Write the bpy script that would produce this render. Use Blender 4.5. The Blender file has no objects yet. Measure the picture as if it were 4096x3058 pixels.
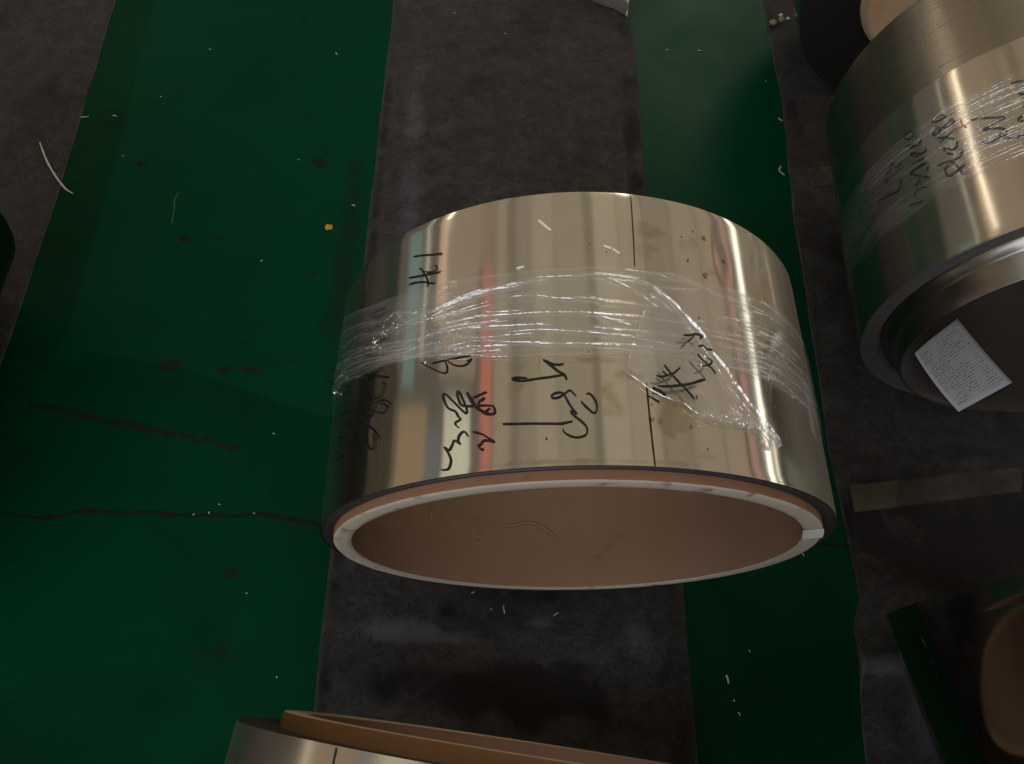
import bpy, bmesh, math, random
import numpy as np
from mathutils import Matrix, Vector

# ------------------------------------------------------------------ camera, light, exposure
scene = bpy.context.scene
R_ = math.radians
cam_data = bpy.data.cameras.new("camera")
cam = bpy.data.objects.new("camera", cam_data)
scene.collection.objects.link(cam)
cam_data.sensor_width = 36.0
cam_data.lens = 36.0 * 2899.4 / 4096.0
cam_data.clip_start = 0.02
cam_data.clip_end = 200.0
cam.matrix_world = (Matrix.Translation((0, 0, 1.1434)) @ Matrix.Rotation(R_(-0.8687), 4, 'Z')
                    @ Matrix.Rotation(R_(90 - 64.788), 4, 'X') @ Matrix.Rotation(R_(1.4688), 4, 'Z'))
scene.camera = cam
scene.render.resolution_x = 1024
scene.render.resolution_y = 764
scene.view_settings.view_transform = 'Standard'
scene.view_settings.look = 'None'
scene.view_settings.exposure = 0.0
scene.view_settings.gamma = 1.0
scene.view_settings.use_curve_mapping = False

world = bpy.data.worlds.new("World")
scene.world = world
world.use_nodes = True
bg = world.node_tree.nodes["Background"]
bg.inputs[0].default_value = (0.115, 0.103, 0.084, 1)
bg.inputs[1].default_value = 1.0


def strip_lamp(name, deg, width_deg, rgb, dist, length, yc):
    """a long lamp or window band running along the hall, deg degrees off the zenith"""
    a = R_(deg)
    w = 2 * dist * math.tan(R_(width_deg) / 2)
    m = max(rgb)
    d = bpy.data.lights.new(name, 'AREA')
    d.shape = 'RECTANGLE'
    d.size = w
    d.size_y = length
    d.color = tuple(c / m for c in rgb)
    d.energy = m * w * length * math.pi * LAMP_K
    o = bpy.data.objects.new(name, d)
    o.location = (dist * math.sin(a), yc, dist * math.cos(a) + 0.25)
    o.rotation_euler = (0, a, 0)
    scene.collection.objects.link(o)
    return o


LAMP_K = 1.0
# warm light bands of the hall: skylight bays overhead, brighter window bands low on both sides,
# and an added cool fill lamp behind the camera
LAMPS = [
    # name, degrees off zenith (x-z plane), width in degrees, radiance, y from, y to
    ('window_band_west', -87.0, 2.2, (1.7, 1.5, 1.15), -2, 3.0),
    ('far_window_west', -71.8, 1.1, (.8, .75, .6), 3.2, 11),
    ('bright_window_west', -61, 2.2, (2.4, 2.2, 1.75), 5.0, 8.6),
    ('wall_band_west', -75, 17, (.19, .115, .05), -2, 2.7),
    ('teal_panel_west', -79, 8, (.06, .155, .155), 2.9, 4.8),
    ('blue_panel_west', -64, 4.0, (.02, .05, .09), -2, 2.5),
    ('lit_wall_west', -63, 4.5, (.50, .34, .22), 3.6, 11),
    ('skylight_west', -52.5, 14, (.56, .55, .44), -3, 2.75),
    ('upper_wall_west', -53, 19, (.20, .145, .10), 3.0, 11),
    ('red_beam_west', -38.6, 4.6, (.42, .085, .06), -3, 4.2),
    ('upper_fill_west', -39.5, 8, (.17, .12, .08), 4.2, 11),  # brown strip added to fill a dark gap in the reflections
    ('ceiling_glow', 18, 109, (0.086, 0.068, 0.046), -4, 11),
    ('skylight_bay_a', -32, 6, (0.135, 0.107, 0.074), -4, 11),
    ('skylight_bay_b', -21.5, 7, (0.082, 0.066, 0.043), -4, 11),
    ('skylight_bay_c', -13.5, 9, (0.167, 0.136, 0.094), -4, 11),
    ('skylight_bay_d', -1.5, 14, (0.125, 0.102, 0.068), -4, 11),
    ('skylight_bay_e', 15, 11, (0.195, 0.160, 0.114), -4, 11),
    ('skylight_bay_f', 27, 12, (0.162, 0.128, 0.089), -4, 11),
    ('skylight_bay_g', 40, 11, (0.078, 0.058, 0.038), -4, 11),
    ('skylight_bay_h', 53, 13, (0.140, 0.107, 0.074), -4, 11),
    ('skylight_bay_i', 66, 11, (0.153, 0.105, 0.070), -4, 11),
    ('pink_beam_east', 76, 4, (.34, .16, .12), -4, 11),
    ('window_band_east', 83.5, 3.2, (2.3, 2.25, 2.0), -4, 11),
    ('low_window_east', 88.0, 1.3, (1.9, 1.85, 1.6), -4, 11),
]
for nm, dg, wd, rgb, ya, yb in LAMPS:
    strip_lamp(nm, dg, wd, rgb, 6.0, yb - ya, (ya + yb) / 2)


def panel_lamp(name, loc, aim, sx, sy, rgb):
    m = max(rgb)
    d = bpy.data.lights.new(name, 'AREA')
    d.shape = 'RECTANGLE'
    d.size, d.size_y = sx, sy
    d.color = tuple(c / m for c in rgb)
    d.energy = m * sx * sy * math.pi * LAMP_K
    o = bpy.data.objects.new(name, d)
    o.location = loc
    o.rotation_euler = (Vector(loc) - Vector(aim)).to_track_quat('Z', 'Y').to_euler()
    scene.collection.objects.link(o)


panel_lamp('cool_fill_behind', (-2.2, -5.2, 3.9), (0, .4, 0), 7.0, 5.0, (2.1, 2.2, 2.4))  # unseen fill lamp, added to raise the diffuse light
panel_lamp('far_skylight', (3.0, 9.6, 6.4), (.4, 1.3, 0), 3.0, 3.6, (4.4, 4.1, 3.3))

scene.cycles.use_denoising = True
scene.cycles.max_bounces = 10
scene.cycles.transparent_max_bounces = 24
scene.cycles.sample_clamp_indirect = 6.0
rng = np.random.default_rng(7)
random.seed(7)
COL = scene.collection

# ------------------------------------------------------------------ helpers
def tag(o, label=None, cat=None, group=None, kind=None):
    if label: o['label'] = label
    if cat: o['category'] = cat
    if group: o['group'] = group
    if kind: o['kind'] = kind
    return o


def empty(name, loc, yaw=0.0):
    o = bpy.data.objects.new(name, None)
    o.empty_display_size = 0.05
    o.location = loc
    o.rotation_euler = (0, 0, yaw)
    COL.objects.link(o)
    return o


def mesh_obj(name, verts, faces, mat, parent=None, smooth=True, attrs=None, uv=None):
    me = bpy.data.meshes.new(name)
    me.from_pydata([tuple(v) for v in np.asarray(verts, float)], [], [tuple(int(i) for i in f) for f in faces])
    me.update()
    if smooth:
        me.polygons.foreach_set('use_smooth', [True] * len(me.polygons))
    if attrs:
        for k, a in attrs.items():
            at = me.attributes.new(k, 'FLOAT', 'POINT')
            at.data.foreach_set('value', np.asarray(a, np.float32))
    if uv is not None:
        lay = me.uv_layers.new(name='cyl')
        idx = np.zeros(len(me.loops), np.int32)
        me.loops.foreach_get('vertex_index', idx)
        lay.data.foreach_set('uv', np.asarray(uv, np.float32)[idx].ravel())
    if mat: me.materials.append(mat)
    o = bpy.data.objects.new(name, me)
    COL.objects.link(o)
    o.parent = parent
    return o


def grid_faces(nu, nv, wrap=False):
    i = np.arange(nu if wrap else nu - 1)
    j = np.arange(nv - 1)
    I, J = np.meshgrid(i, j, indexing='ij')
    I2 = (I + 1) % nu
    return np.stack([I * nv + J, I2 * nv + J, I2 * nv + J + 1, I * nv + J + 1], -1).reshape(-1, 4)


def smooth_noise(x, y, seed, lx, ly):
    """cheap smooth random field, wavelengths lx, ly"""
    r = np.random.default_rng(seed)
    out = np.zeros(np.broadcast(x, y).shape)
    for k in range(14):
        fx = r.normal(0, 1) / lx
        fy = r.normal(0, 1) / ly
        out = out + np.sin(2 * np.pi * (fx * x + fy * y) + r.uniform(0, 6.28))
    return out / 3.7


def on_cyl(th, s, r, rc):
    """th degrees from the top, s along the axis (m), radius r, centre height rc -> local xyz"""
    t = np.radians(th)
    return np.stack([r * np.sin(t), np.asarray(s) + 0 * t, rc + r * np.cos(t)], -1)


def lathe(name, prof, rc, mat, parent, seg=288, jitter=None, uv=True):
    """closed-round surface from a profile [(r, s)] around the coil axis"""
    prof = np.array(prof, float)
    th = np.linspace(0, 360, seg, endpoint=False)
    T, K = np.meshgrid(th, np.arange(len(prof)), indexing='ij')
    r = prof[K, 0].copy()
    s = prof[K, 1].copy()
    if jitter is not None:
        dr, ds = jitter(T, r, s, K)
        r = r + dr
        s = s + ds
    v = on_cyl(T, s, r, rc).reshape(-1, 3)
    f = grid_faces(seg, len(prof), wrap=True)
    uvs = np.stack([np.sin(np.radians(T)) * 0 + T / 360.0, s], -1).reshape(-1, 2) if uv else None
    return mesh_obj(name, v, f, mat, parent, True, None, uvs)


def catmull(p, step):
    p = np.array(p, float)
    if len(p) < 3:
        n = max(2, int(np.linalg.norm(p[-1] - p[0]) / step) + 1)
        return p[0] + np.linspace(0, 1, n)[:, None] * (p[-1] - p[0])
    q = np.vstack([2 * p[0] - p[1], p, 2 * p[-1] - p[-2]])
    out = []
    for i in range(1, len(q) - 2):
        n = max(1, int(np.linalg.norm(q[i + 1] - q[i]) / step))
        for t in np.arange(n) / n:
            a, b, c, d = q[i - 1], q[i], q[i + 1], q[i + 2]
            out.append(.5 * ((2 * b) + (c - a) * t + (2 * a - 5 * b + 4 * c - d) * t * t + (3 * b - a - 3 * c + d) * t ** 3))
    out.append(p[-1])
    return np.array(out)


def ribbon2d(pts, w, taper=0.35, wob=0.0, seed=0):
    """2-D ribbon (mm) -> left and right edge points"""
    r = np.random.default_rng(seed)
    d = np.gradient(pts, axis=0)
    d /= np.linalg.norm(d, axis=1)[:, None] + 1e-9
    n = np.stack([-d[:, 1], d[:, 0]], 1)
    t = np.linspace(0, 1, len(pts))
    ww = w * (1 - taper * np.clip(1 - np.minimum(t, 1 - t) / .12, 0, 1))
    ww = ww * (1 + wob * np.convolve(r.normal(0, 1, len(pts) + 4), np.ones(5) / 2.2, 'valid'))
    return pts + n * ww[:, None] / 2, pts - n * ww[:, None] / 2


def strokes_on_coil(name, strokes, R, rc, lift, mat, parent, wscale=1.0):
    """pen strokes laid on the barrel as thin ribbons of ink"""
    V, F = [], []
    for i, (w, pts) in enumerate(strokes):
        p = np.array(pts, float)
        p[:, 0] = np.radians(p[:, 0]) * R * 1000
        c = catmull(p, 0.9)
        a, b = ribbon2d(c, w * wscale, .3, .08, i)
        r = R + lift + i * 2.5e-5
        base = len(V)
        for (ua, sa), (ub, sb) in zip(a, b):
            V.append(on_cyl(np.degrees(ua / 1000 / R), sa / 1000, r, rc))
            V.append(on_cyl(np.degrees(ub / 1000 / R), sb / 1000, r, rc))
        for k in range(len(a) - 1):
            F.append((base + 2 * k, base + 2 * k + 1, base + 2 * k + 3, base + 2 * k + 2))
    return mesh_obj(name, V, F, mat, parent)


# ------------------------------------------------------------------ materials
def new_mat(name):
    m = bpy.data.materials.new(name)
    m.use_nodes = True
    nt = m.node_tree
    b = nt.nodes['Principled BSDF']
    return m, nt, b


class N:
    """small node helper"""
    def __init__(self, nt): self.nt = nt
    def node(self, t, **kw):
        n = self.nt.nodes.new(t)
        for k, v in kw.items(): setattr(n, k, v)
        return n
    def link(self, a, b): self.nt.links.new(a, b)
    def val(self, sock, v):
        if hasattr(v, 'links') or isinstance(v, bpy.types.NodeSocket): self.link(v, sock)
        else: sock.default_value = v
    def math(self, op, a, b=0.0, c=None, clamp=False):
        n = self.node('ShaderNodeMath', operation=op, use_clamp=clamp)
        self.val(n.inputs[0], a); self.val(n.inputs[1], b)
        if c is not None: self.val(n.inputs[2], c)
        return n.outputs[0]
    def mix(self, fac, a, b):
        n = self.node('ShaderNodeMix', data_type='RGBA')
        self.val(n.inputs[0], fac); self.val(n.inputs[6], a); self.val(n.inputs[7], b)
        return n.outputs[2]
    def noise(self, vec, scale, detail=4.0, rough=.55, dist=0.0):
        n = self.node('ShaderNodeTexNoise')
        self.link(vec, n.inputs['Vector'])
        n.inputs['Scale'].default_value = scale
        n.inputs['Detail'].default_value = detail
        n.inputs['Roughness'].default_value = rough
        n.inputs['Distortion'].default_value = dist
        return n.outputs['Fac']
    def mapping(self, vec, scale, loc=(0, 0, 0)):
        n = self.node('ShaderNodeMapping')
        self.link(vec, n.inputs[0])
        n.inputs['Scale'].default_value = scale
        n.inputs['Location'].default_value = loc
        return n.outputs[0]
    def ramp(self, fac, lo, hi):
        n = self.node('ShaderNodeMapRange', interpolation_type='SMOOTHSTEP')
        self.val(n.inputs[0], fac)
        self.val(n.inputs[1], lo); self.val(n.inputs[2], hi)
        return n.outputs[0]
    def obj(self): return self.node('ShaderNodeTexCoord').outputs['Object']
    def uv(self): return self.node('ShaderNodeUVMap', uv_map='cyl').outputs[0]
    def attr(self, name): return self.node('ShaderNodeAttribute', attribute_name=name).outputs['Fac']
    def bump(self, h, strength, dist, bsdf):
        n = self.node('ShaderNodeBump')
        n.inputs['Strength'].default_value = strength
        n.inputs['Distance'].default_value = dist
        self.link(h, n.inputs['Height'])
        self.link(n.outputs[0], bsdf.inputs['Normal'])


def C4(r, g, b): return (r, g, b, 1.0)


def steel_material(name, base, rough, haze=0.25, haze_rough=.45, stain_attr=False, grime=.0, streak=0.0):
    m, nt, b = new_mat(name)
    h = N(nt)
    b.inputs['Metallic'].default_value = 1.0
    co = h.obj()
    # faint rolling lines run round the coil, soft cloudy oil film over them
    cloud = h.noise(co, 9.0, 5.0, .6, .4)
    fine = h.noise(h.mapping(co, (12, 900, 12)), 1.0, 3.0, .6)
    band = h.noise(h.mapping(co, (26, 1.6, 26)), 1.0, 4.0, .6, .3)
    col = h.mix(h.ramp(cloud, .35, .75), C4(*[c * .93 for c in base]), C4(*base))
    col = h.mix(h.math('MULTIPLY', h.ramp(band, .5, .74), .45), col, C4(base[0] * .78, base[1] * .73, base[2] * .62))
    rgh = h.math('MULTIPLY_ADD', cloud, rough * .7, rough * .65)
    if stain_attr:
        st = h.attr('stain')
        edge = h.noise(co, 38.0, 6.0, .62, .9)
        mask = h.ramp(h.math('ADD', st, h.math('MULTIPLY', h.math('SUBTRACT', edge, .5), .9)), .26, .56)
        soft = h.math('MULTIPLY', mask, h.math('MULTIPLY_ADD', h.noise(co, 60, 3), .8, .25), clamp=True)
        col = h.mix(h.math('MULTIPLY', soft, .68), col, C4(.34, .26, .12))
        rgh = h.math('MULTIPLY_ADD', soft, .10, rgh)
    if streak > 0:
        sn = h.noise(h.mapping(h.uv(), (7, 130, 1)), 1.0, 6.0, .68, .8)
        sk = h.math('MULTIPLY', h.ramp(sn, .5, .78), streak)
        col = h.mix(sk, col, C4(.20, .12, .06))
        rgh = h.math('MULTIPLY_ADD', sk, .18, rgh)
    if grime > 0:
        g = h.ramp(h.noise(h.mapping(co, (1, 1, 1), (3, 1, 7)), 22, 6, .7, .5), .62, .82)
        col = h.mix(h.math('MULTIPLY', g, grime), col, C4(.16, .10, .05))
    h.link(col, b.inputs['Base Color'])
    h.link(rgh, b.inputs['Roughness'])
    h.bump(fine, .02, .0003, b)
    # second, wider lobe: the thin haze of rolling oil
    g2 = h.node('ShaderNodeBsdfAnisotropic')
    g2.inputs['Roughness'].default_value = haze_rough
    h.link(col, g2.inputs['Color'])
    mx = h.node('ShaderNodeMixShader')
    if stain_attr:
        h.link(h.math('ADD', h.attr('haze'), haze), mx.inputs[0])
    else:
        mx.inputs[0].default_value = haze
    h.link(b.outputs[0], mx.inputs[1]); h.link(g2.outputs[0], mx.inputs[2])
    h.link(mx.outputs[0], nt.nodes['Material Output'].inputs['Surface'])
    return m


M_STEEL = steel_material('bright_oiled_steel', (.71, .675, .60), .10, .07, .52, True)
M_STEEL_B = steel_material('bright_steel_right', (.68, .64, .56), .12, .14, .40)
M_STEEL_DULL = steel_material('dull_stained_steel', (.40, .37, .31), .24, .12, .5, False, .6, .6)
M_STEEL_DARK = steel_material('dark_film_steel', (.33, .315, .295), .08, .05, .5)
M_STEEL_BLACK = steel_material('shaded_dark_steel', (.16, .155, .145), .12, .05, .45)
M_STEEL_C4 = steel_material('brushed_steel', (.66, .62, .54), .17, .30, .45)
M_TUBE = steel_material('worn_steel_tube', (.36, .345, .32), .2, .2, .5, False, .9, .25)


def plain(name, col, rough=.6, var=.15, scale=40., spec=.35, bump=.0, dark=None, darklo=.6, darkhi=.8, dscale=25.):
    m, nt, b = new_mat(name)
    h = N(nt)
    co = h.obj()
    n = h.noise(co, scale, 5, .6)
    c = h.mix(n, C4(*[x * (1 - var) for x in col]), C4(*[min(1, x * (1 + var)) for x in col]))
    if dark:
        dn = h.noise(h.mapping(co, (1, 1, 1), (5, 2, 1)), dscale, 6, .68, .3)
        c = h.mix(h.ramp(dn, darklo, darkhi), c, C4(*dark))
    h.link(c, b.inputs['Base Color'])
    b.inputs['Roughness'].default_value = rough
    b.inputs['Specular IOR Level'].default_value = spec
    if bump > 0:
        h.bump(h.noise(co, scale * 6, 4, .6), bump, .001, b)
    return m


M_KRAFT = plain('kraft_board', (.305, .195, .132), .85, .16, 9, .12, .35, (.15, .09, .055), .58, .84, 17)
M_KRAFT_OUT = plain('kraft_board_outer', (.27, .145, .085), .8, .14, 30, .2, .3, (.12, .07, .04), .62, .85, 40)
M_ORANGE = plain('waxed_brown_board', (.20, .105, .042), .5, .15, 20, .35, .2, (.13, .06, .02), .6, .85, 35)
M_TAN = plain('tan_board_face', (.52, .385, .27), .85, .14, 30, .15, .3, (.17, .1, .06), .6, .85, 30)
M_RIM = plain('cream_core_rim', (.53, .47, .375), .8, .12, 60, .2, .15, (.17, .12, .07), .56, .72, 30)
M_BORE4 = plain('shaded_brown_board', (.20, .115, .07), .85, .12, 20, .12, .3, (.10, .06, .035), .6, .85, 20)
M_TAPE_W = plain('white_tape', (.90, .91, .89), .45, .05, 50, .4)
M_WOUND = plain('wound_strip_edges', (.035, .033, .034), .42, .4, 260, .45, .3)
M_WOUND_DARK = plain('dark_wound_edges', (.020, .018, .018), .5, .4, 160, .35, .3)
M_RING = plain('grey_wound_edges', (.10, .094, .09), .45, .2, 120, .5, .2, (.10, .08, .07), .55, .8, 60)
M_INK = plain('black_marker_ink', (.010, .009, .012), .33, .3, 300, .5)
M_INK_RED = plain('red_marker_ink', (.55, .03, .03), .4, .2, 300, .5)
M_SEAM = plain('oily_seam', (.020, .010, .006), .5, .5, 300, .4)
M_SPOT = plain('dried_oil_drop', (.27, .18, .08), .35, .4, 400, .5)
M_WHITE = plain('white_plastic_scrap', (.52, .54, .54), .35, .08, 200, .5)
M_FIBRE = plain('pale_fibre', (.38, .30, .23), .55, .1, 200, .3)
M_GREENF = plain('olive_fibre', (.06, .14, .05), .55, .1, 200, .3)
M_YELLOW = plain('yellow_crumb', (.62, .33, .02), .6, .3, 500, .3)
M_CRUMB = plain('pale_foam_crumb', (.30, .23, .14), .7, .3, 300, .3)
M_CRACK = plain('bare_dark_concrete', (.010, .008, .008), .9, .5, 80, .2)
M_BUNDLE = steel_material('wrapped_gold_steel', (.70, .62, .45), .12, .3, .45)


def film_material(name, body, gloss_rough, f0, f90, attr=None, tint=(.9, .92, .94)):
    """clear stretch film: see-through sheet, a little milky, glossy on top"""
    m, nt, b = new_mat(name)
    nt.nodes.remove(b)
    h = N(nt)
    tr = h.node('ShaderNodeBsdfTransparent')
    tr.inputs[0].default_value = C4(.985, .985, .985)
    df = h.node('ShaderNodeBsdfDiffuse'); df.inputs[0].default_value = C4(*tint)
    tl = h.node('ShaderNodeBsdfTranslucent'); tl.inputs[0].default_value = C4(*tint)
    gl = h.node('ShaderNodeBsdfAnisotropic'); gl.inputs['Roughness'].default_value = gloss_rough
    gl.inputs[0].default_value = C4(1, 1, 1)
    md = h.node('ShaderNodeMixShader'); md.inputs[0].default_value = .3
    h.link(df.outputs[0], md.inputs[1]); h.link(tl.outputs[0], md.inputs[2])
    m1 = h.node('ShaderNodeMixShader')
    fac = body
    if attr:
        co = h.obj()
        fac = h.math('MULTIPLY_ADD', h.attr(attr), 1.0, body, clamp=True)
    h.val(m1.inputs[0], fac)
    h.link(tr.outputs[0], m1.inputs[1]); h.link(md.outputs[0], m1.inputs[2])
    lw = h.node('ShaderNodeLayerWeight'); lw.inputs[0].default_value = .5
    fg = h.math('MULTIPLY_ADD', h.math('POWER', lw.outputs['Facing'], 4.0), f90 - f0, f0, clamp=True)
    m2 = h.node('ShaderNodeMixShader')
    h.link(fg, m2.inputs[0]); h.link(m1.outputs[0], m2.inputs[1]); h.link(gl.outputs[0], m2.inputs[2])
    h.link(m2.outputs[0], nt.nodes['Material Output'].inputs['Surface'])
    return m


M_FILM = film_material('clear_stretch_film', .008, .10, .07, .14, 'fold')
M_FOLD = film_material('folded_stretch_film', .17, .17, .34, .7)
M_GLINT = film_material('crumpled_film', .42, .10, .5, .9)
M_FLAP = film_material('loose_film_flap', .06, .09, .09, .45, 'fold')
M_TAPE = film_material('yellowed_clear_tape', .13, .25, .03, .2, None, (.26, .21, .10))

M_TAPE_OLD = film_material('faded_clear_tape', .09, .25, .03, .2, None, (.26, .21, .10))


def felt_material(name, tone=1.0, warm=0.0):
    m, nt, b = new_mat(name)
    h = N(nt)
    co = h.obj()
    fib = h.noise(h.mapping(co, (1.0, 2.6, 1), (0, 0, 0)), 90, 6, .80, 1.6)
    fib2 = h.noise(h.mapping(co, (2.2, 1.0, 1), (4, 9, 0)), 150, 5, .80, 1.2)
    blot = h.noise(co, 5.5, 6, .62, .6)
    blot2 = h.noise(h.mapping(co, (1, 1, 1), (7, 3, 0)), 11, 5, .65, .3)
    clump = h.noise(h.mapping(co, (1, 1.4, 1), (1, 6, 0)), 26, 5, .7, .8)
    k = tone
    c = h.mix(h.ramp(h.math('MULTIPLY_ADD', clump, .26, h.math('MULTIPLY_ADD', fib, .40, h.math('MULTIPLY', fib2, .34))), .34, .67), C4(.012 * k, .012 * k, .0115 * k), C4(.088 * k, .084 * k, .081 * k))
    c = h.mix(h.math('MULTIPLY', h.ramp(blot, .50, .72), .60), c, C4(.017 * k, .013 * k, .010 * k))
    c = h.mix(h.math('MULTIPLY', h.math('MULTIPLY', h.ramp(blot2, .52, .72), .75), h.ramp(fib, .3, .65)), c, C4(.080 * k, .086 * k, .108 * k))
    oil_shade = h.attr('oil_shade')  # oil marks plus painted shade; negative values lighten, including painted bluish sheen
    pale = h.ramp(h.math('ADD', h.math('MULTIPLY', oil_shade, -1.0), h.math('ADD', h.math('MULTIPLY', h.math('SUBTRACT', fib, .5), .9), h.math('MULTIPLY', h.math('SUBTRACT', blot2, .5), 1.2))), .15, .85)
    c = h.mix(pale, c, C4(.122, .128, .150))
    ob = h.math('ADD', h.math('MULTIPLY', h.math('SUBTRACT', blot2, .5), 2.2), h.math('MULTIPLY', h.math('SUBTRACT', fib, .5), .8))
    c = h.mix(h.math('MULTIPLY', h.ramp(h.math('ADD', oil_shade, h.math('MULTIPLY', ob, h.ramp(h.math('ABSOLUTE', oil_shade), .02, .4))), .3, .85), .88), c, C4(.011, .0085, .007))
    h.link(c, b.inputs['Base Color'])
    b.inputs['Roughness'].default_value = .78
    b.inputs['Specular IOR Level'].default_value = .18
    b.inputs['Sheen Weight'].default_value = .05
    b.inputs['Sheen Roughness'].default_value = .5
    b.inputs['Sheen Tint'].default_value = C4(.75, .82, 1)
    h.bump(h.math('ADD', fib, fib2), .8, .003, b)
    return m


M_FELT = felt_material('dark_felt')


def floor_material():
    m, nt, b = new_mat('green_floor_paint')
    h = N(nt)
    co = h.obj()
    n1 = h.ramp(h.noise(co, 2.4, 7, .66, .5), .25, .75)
    n2 = h.noise(co, 55, 4, .6)
    n3 = h.noise(h.mapping(co, (1, 1, 1), (2, 8, 0)), 14, 6, .66, .2)
    c = h.mix(n1, C4(.0003, .026, .0095), C4(.0006, .052, .0205))
    c = h.mix(h.math('MULTIPLY', n2, .25), c, C4(.002, .030, .014))
    # newer coat of paint: lighter and a touch bluer
    pt = h.ramp(h.math('ADD', h.attr('patch'), h.math('MULTIPLY', h.math('SUBTRACT', n3, .5), .06)), -.02, .02)
    c = h.mix(h.math('MULTIPLY', pt, .55), c, C4(.0012, .056, .026))
    # rubbed dark scuffs and rust-brown stains
    sc = h.ramp(h.math('ADD', h.attr('scuff'), h.math('MULTIPLY', h.math('SUBTRACT', n3, .5), 1.1)), .38, .62)
    c = h.mix(h.math('MULTIPLY', sc, .5), c, C4(.010, .018, .010))
    spk = h.ramp(h.noise(co, 330, 2, .5), .70, .80)
    c = h.mix(h.math('MULTIPLY', spk, .5), c, C4(.004, .075, .040))
    drag = h.ramp(h.noise(h.mapping(co, (4, 46, 1), (1, 5, 0)), 1.0, 5, .6, .4), .60, .76)
    c = h.mix(h.math('MULTIPLY', drag, .35), c, C4(.002, .020, .010))
    sn = h.noise(co, 70, 6, .72, .8)
    st = h.ramp(h.math('ADD', h.attr('stain'), h.math('MULTIPLY', h.math('SUBTRACT', sn, .5), 2.3)), .50, .72)
    c = h.mix(h.math('MULTIPLY', st, .66), c, C4(.017, .009, .008))
    h.link(c, b.inputs['Base Color'])
    rg = h.math('MULTIPLY_ADD', n1, .16, .26)
    rg = h.math('MULTIPLY_ADD', st, .3, rg)
    rg = h.math('MULTIPLY_ADD', sc, .12, rg)
    h.link(rg, b.inputs['Roughness'])
    b.inputs['Specular IOR Level'].default_value = .04
    h.bump(h.math('ADD', h.math('MULTIPLY', n2, .5), n3), .10, .003, b)
    return m


M_FLOOR = floor_material()

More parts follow.
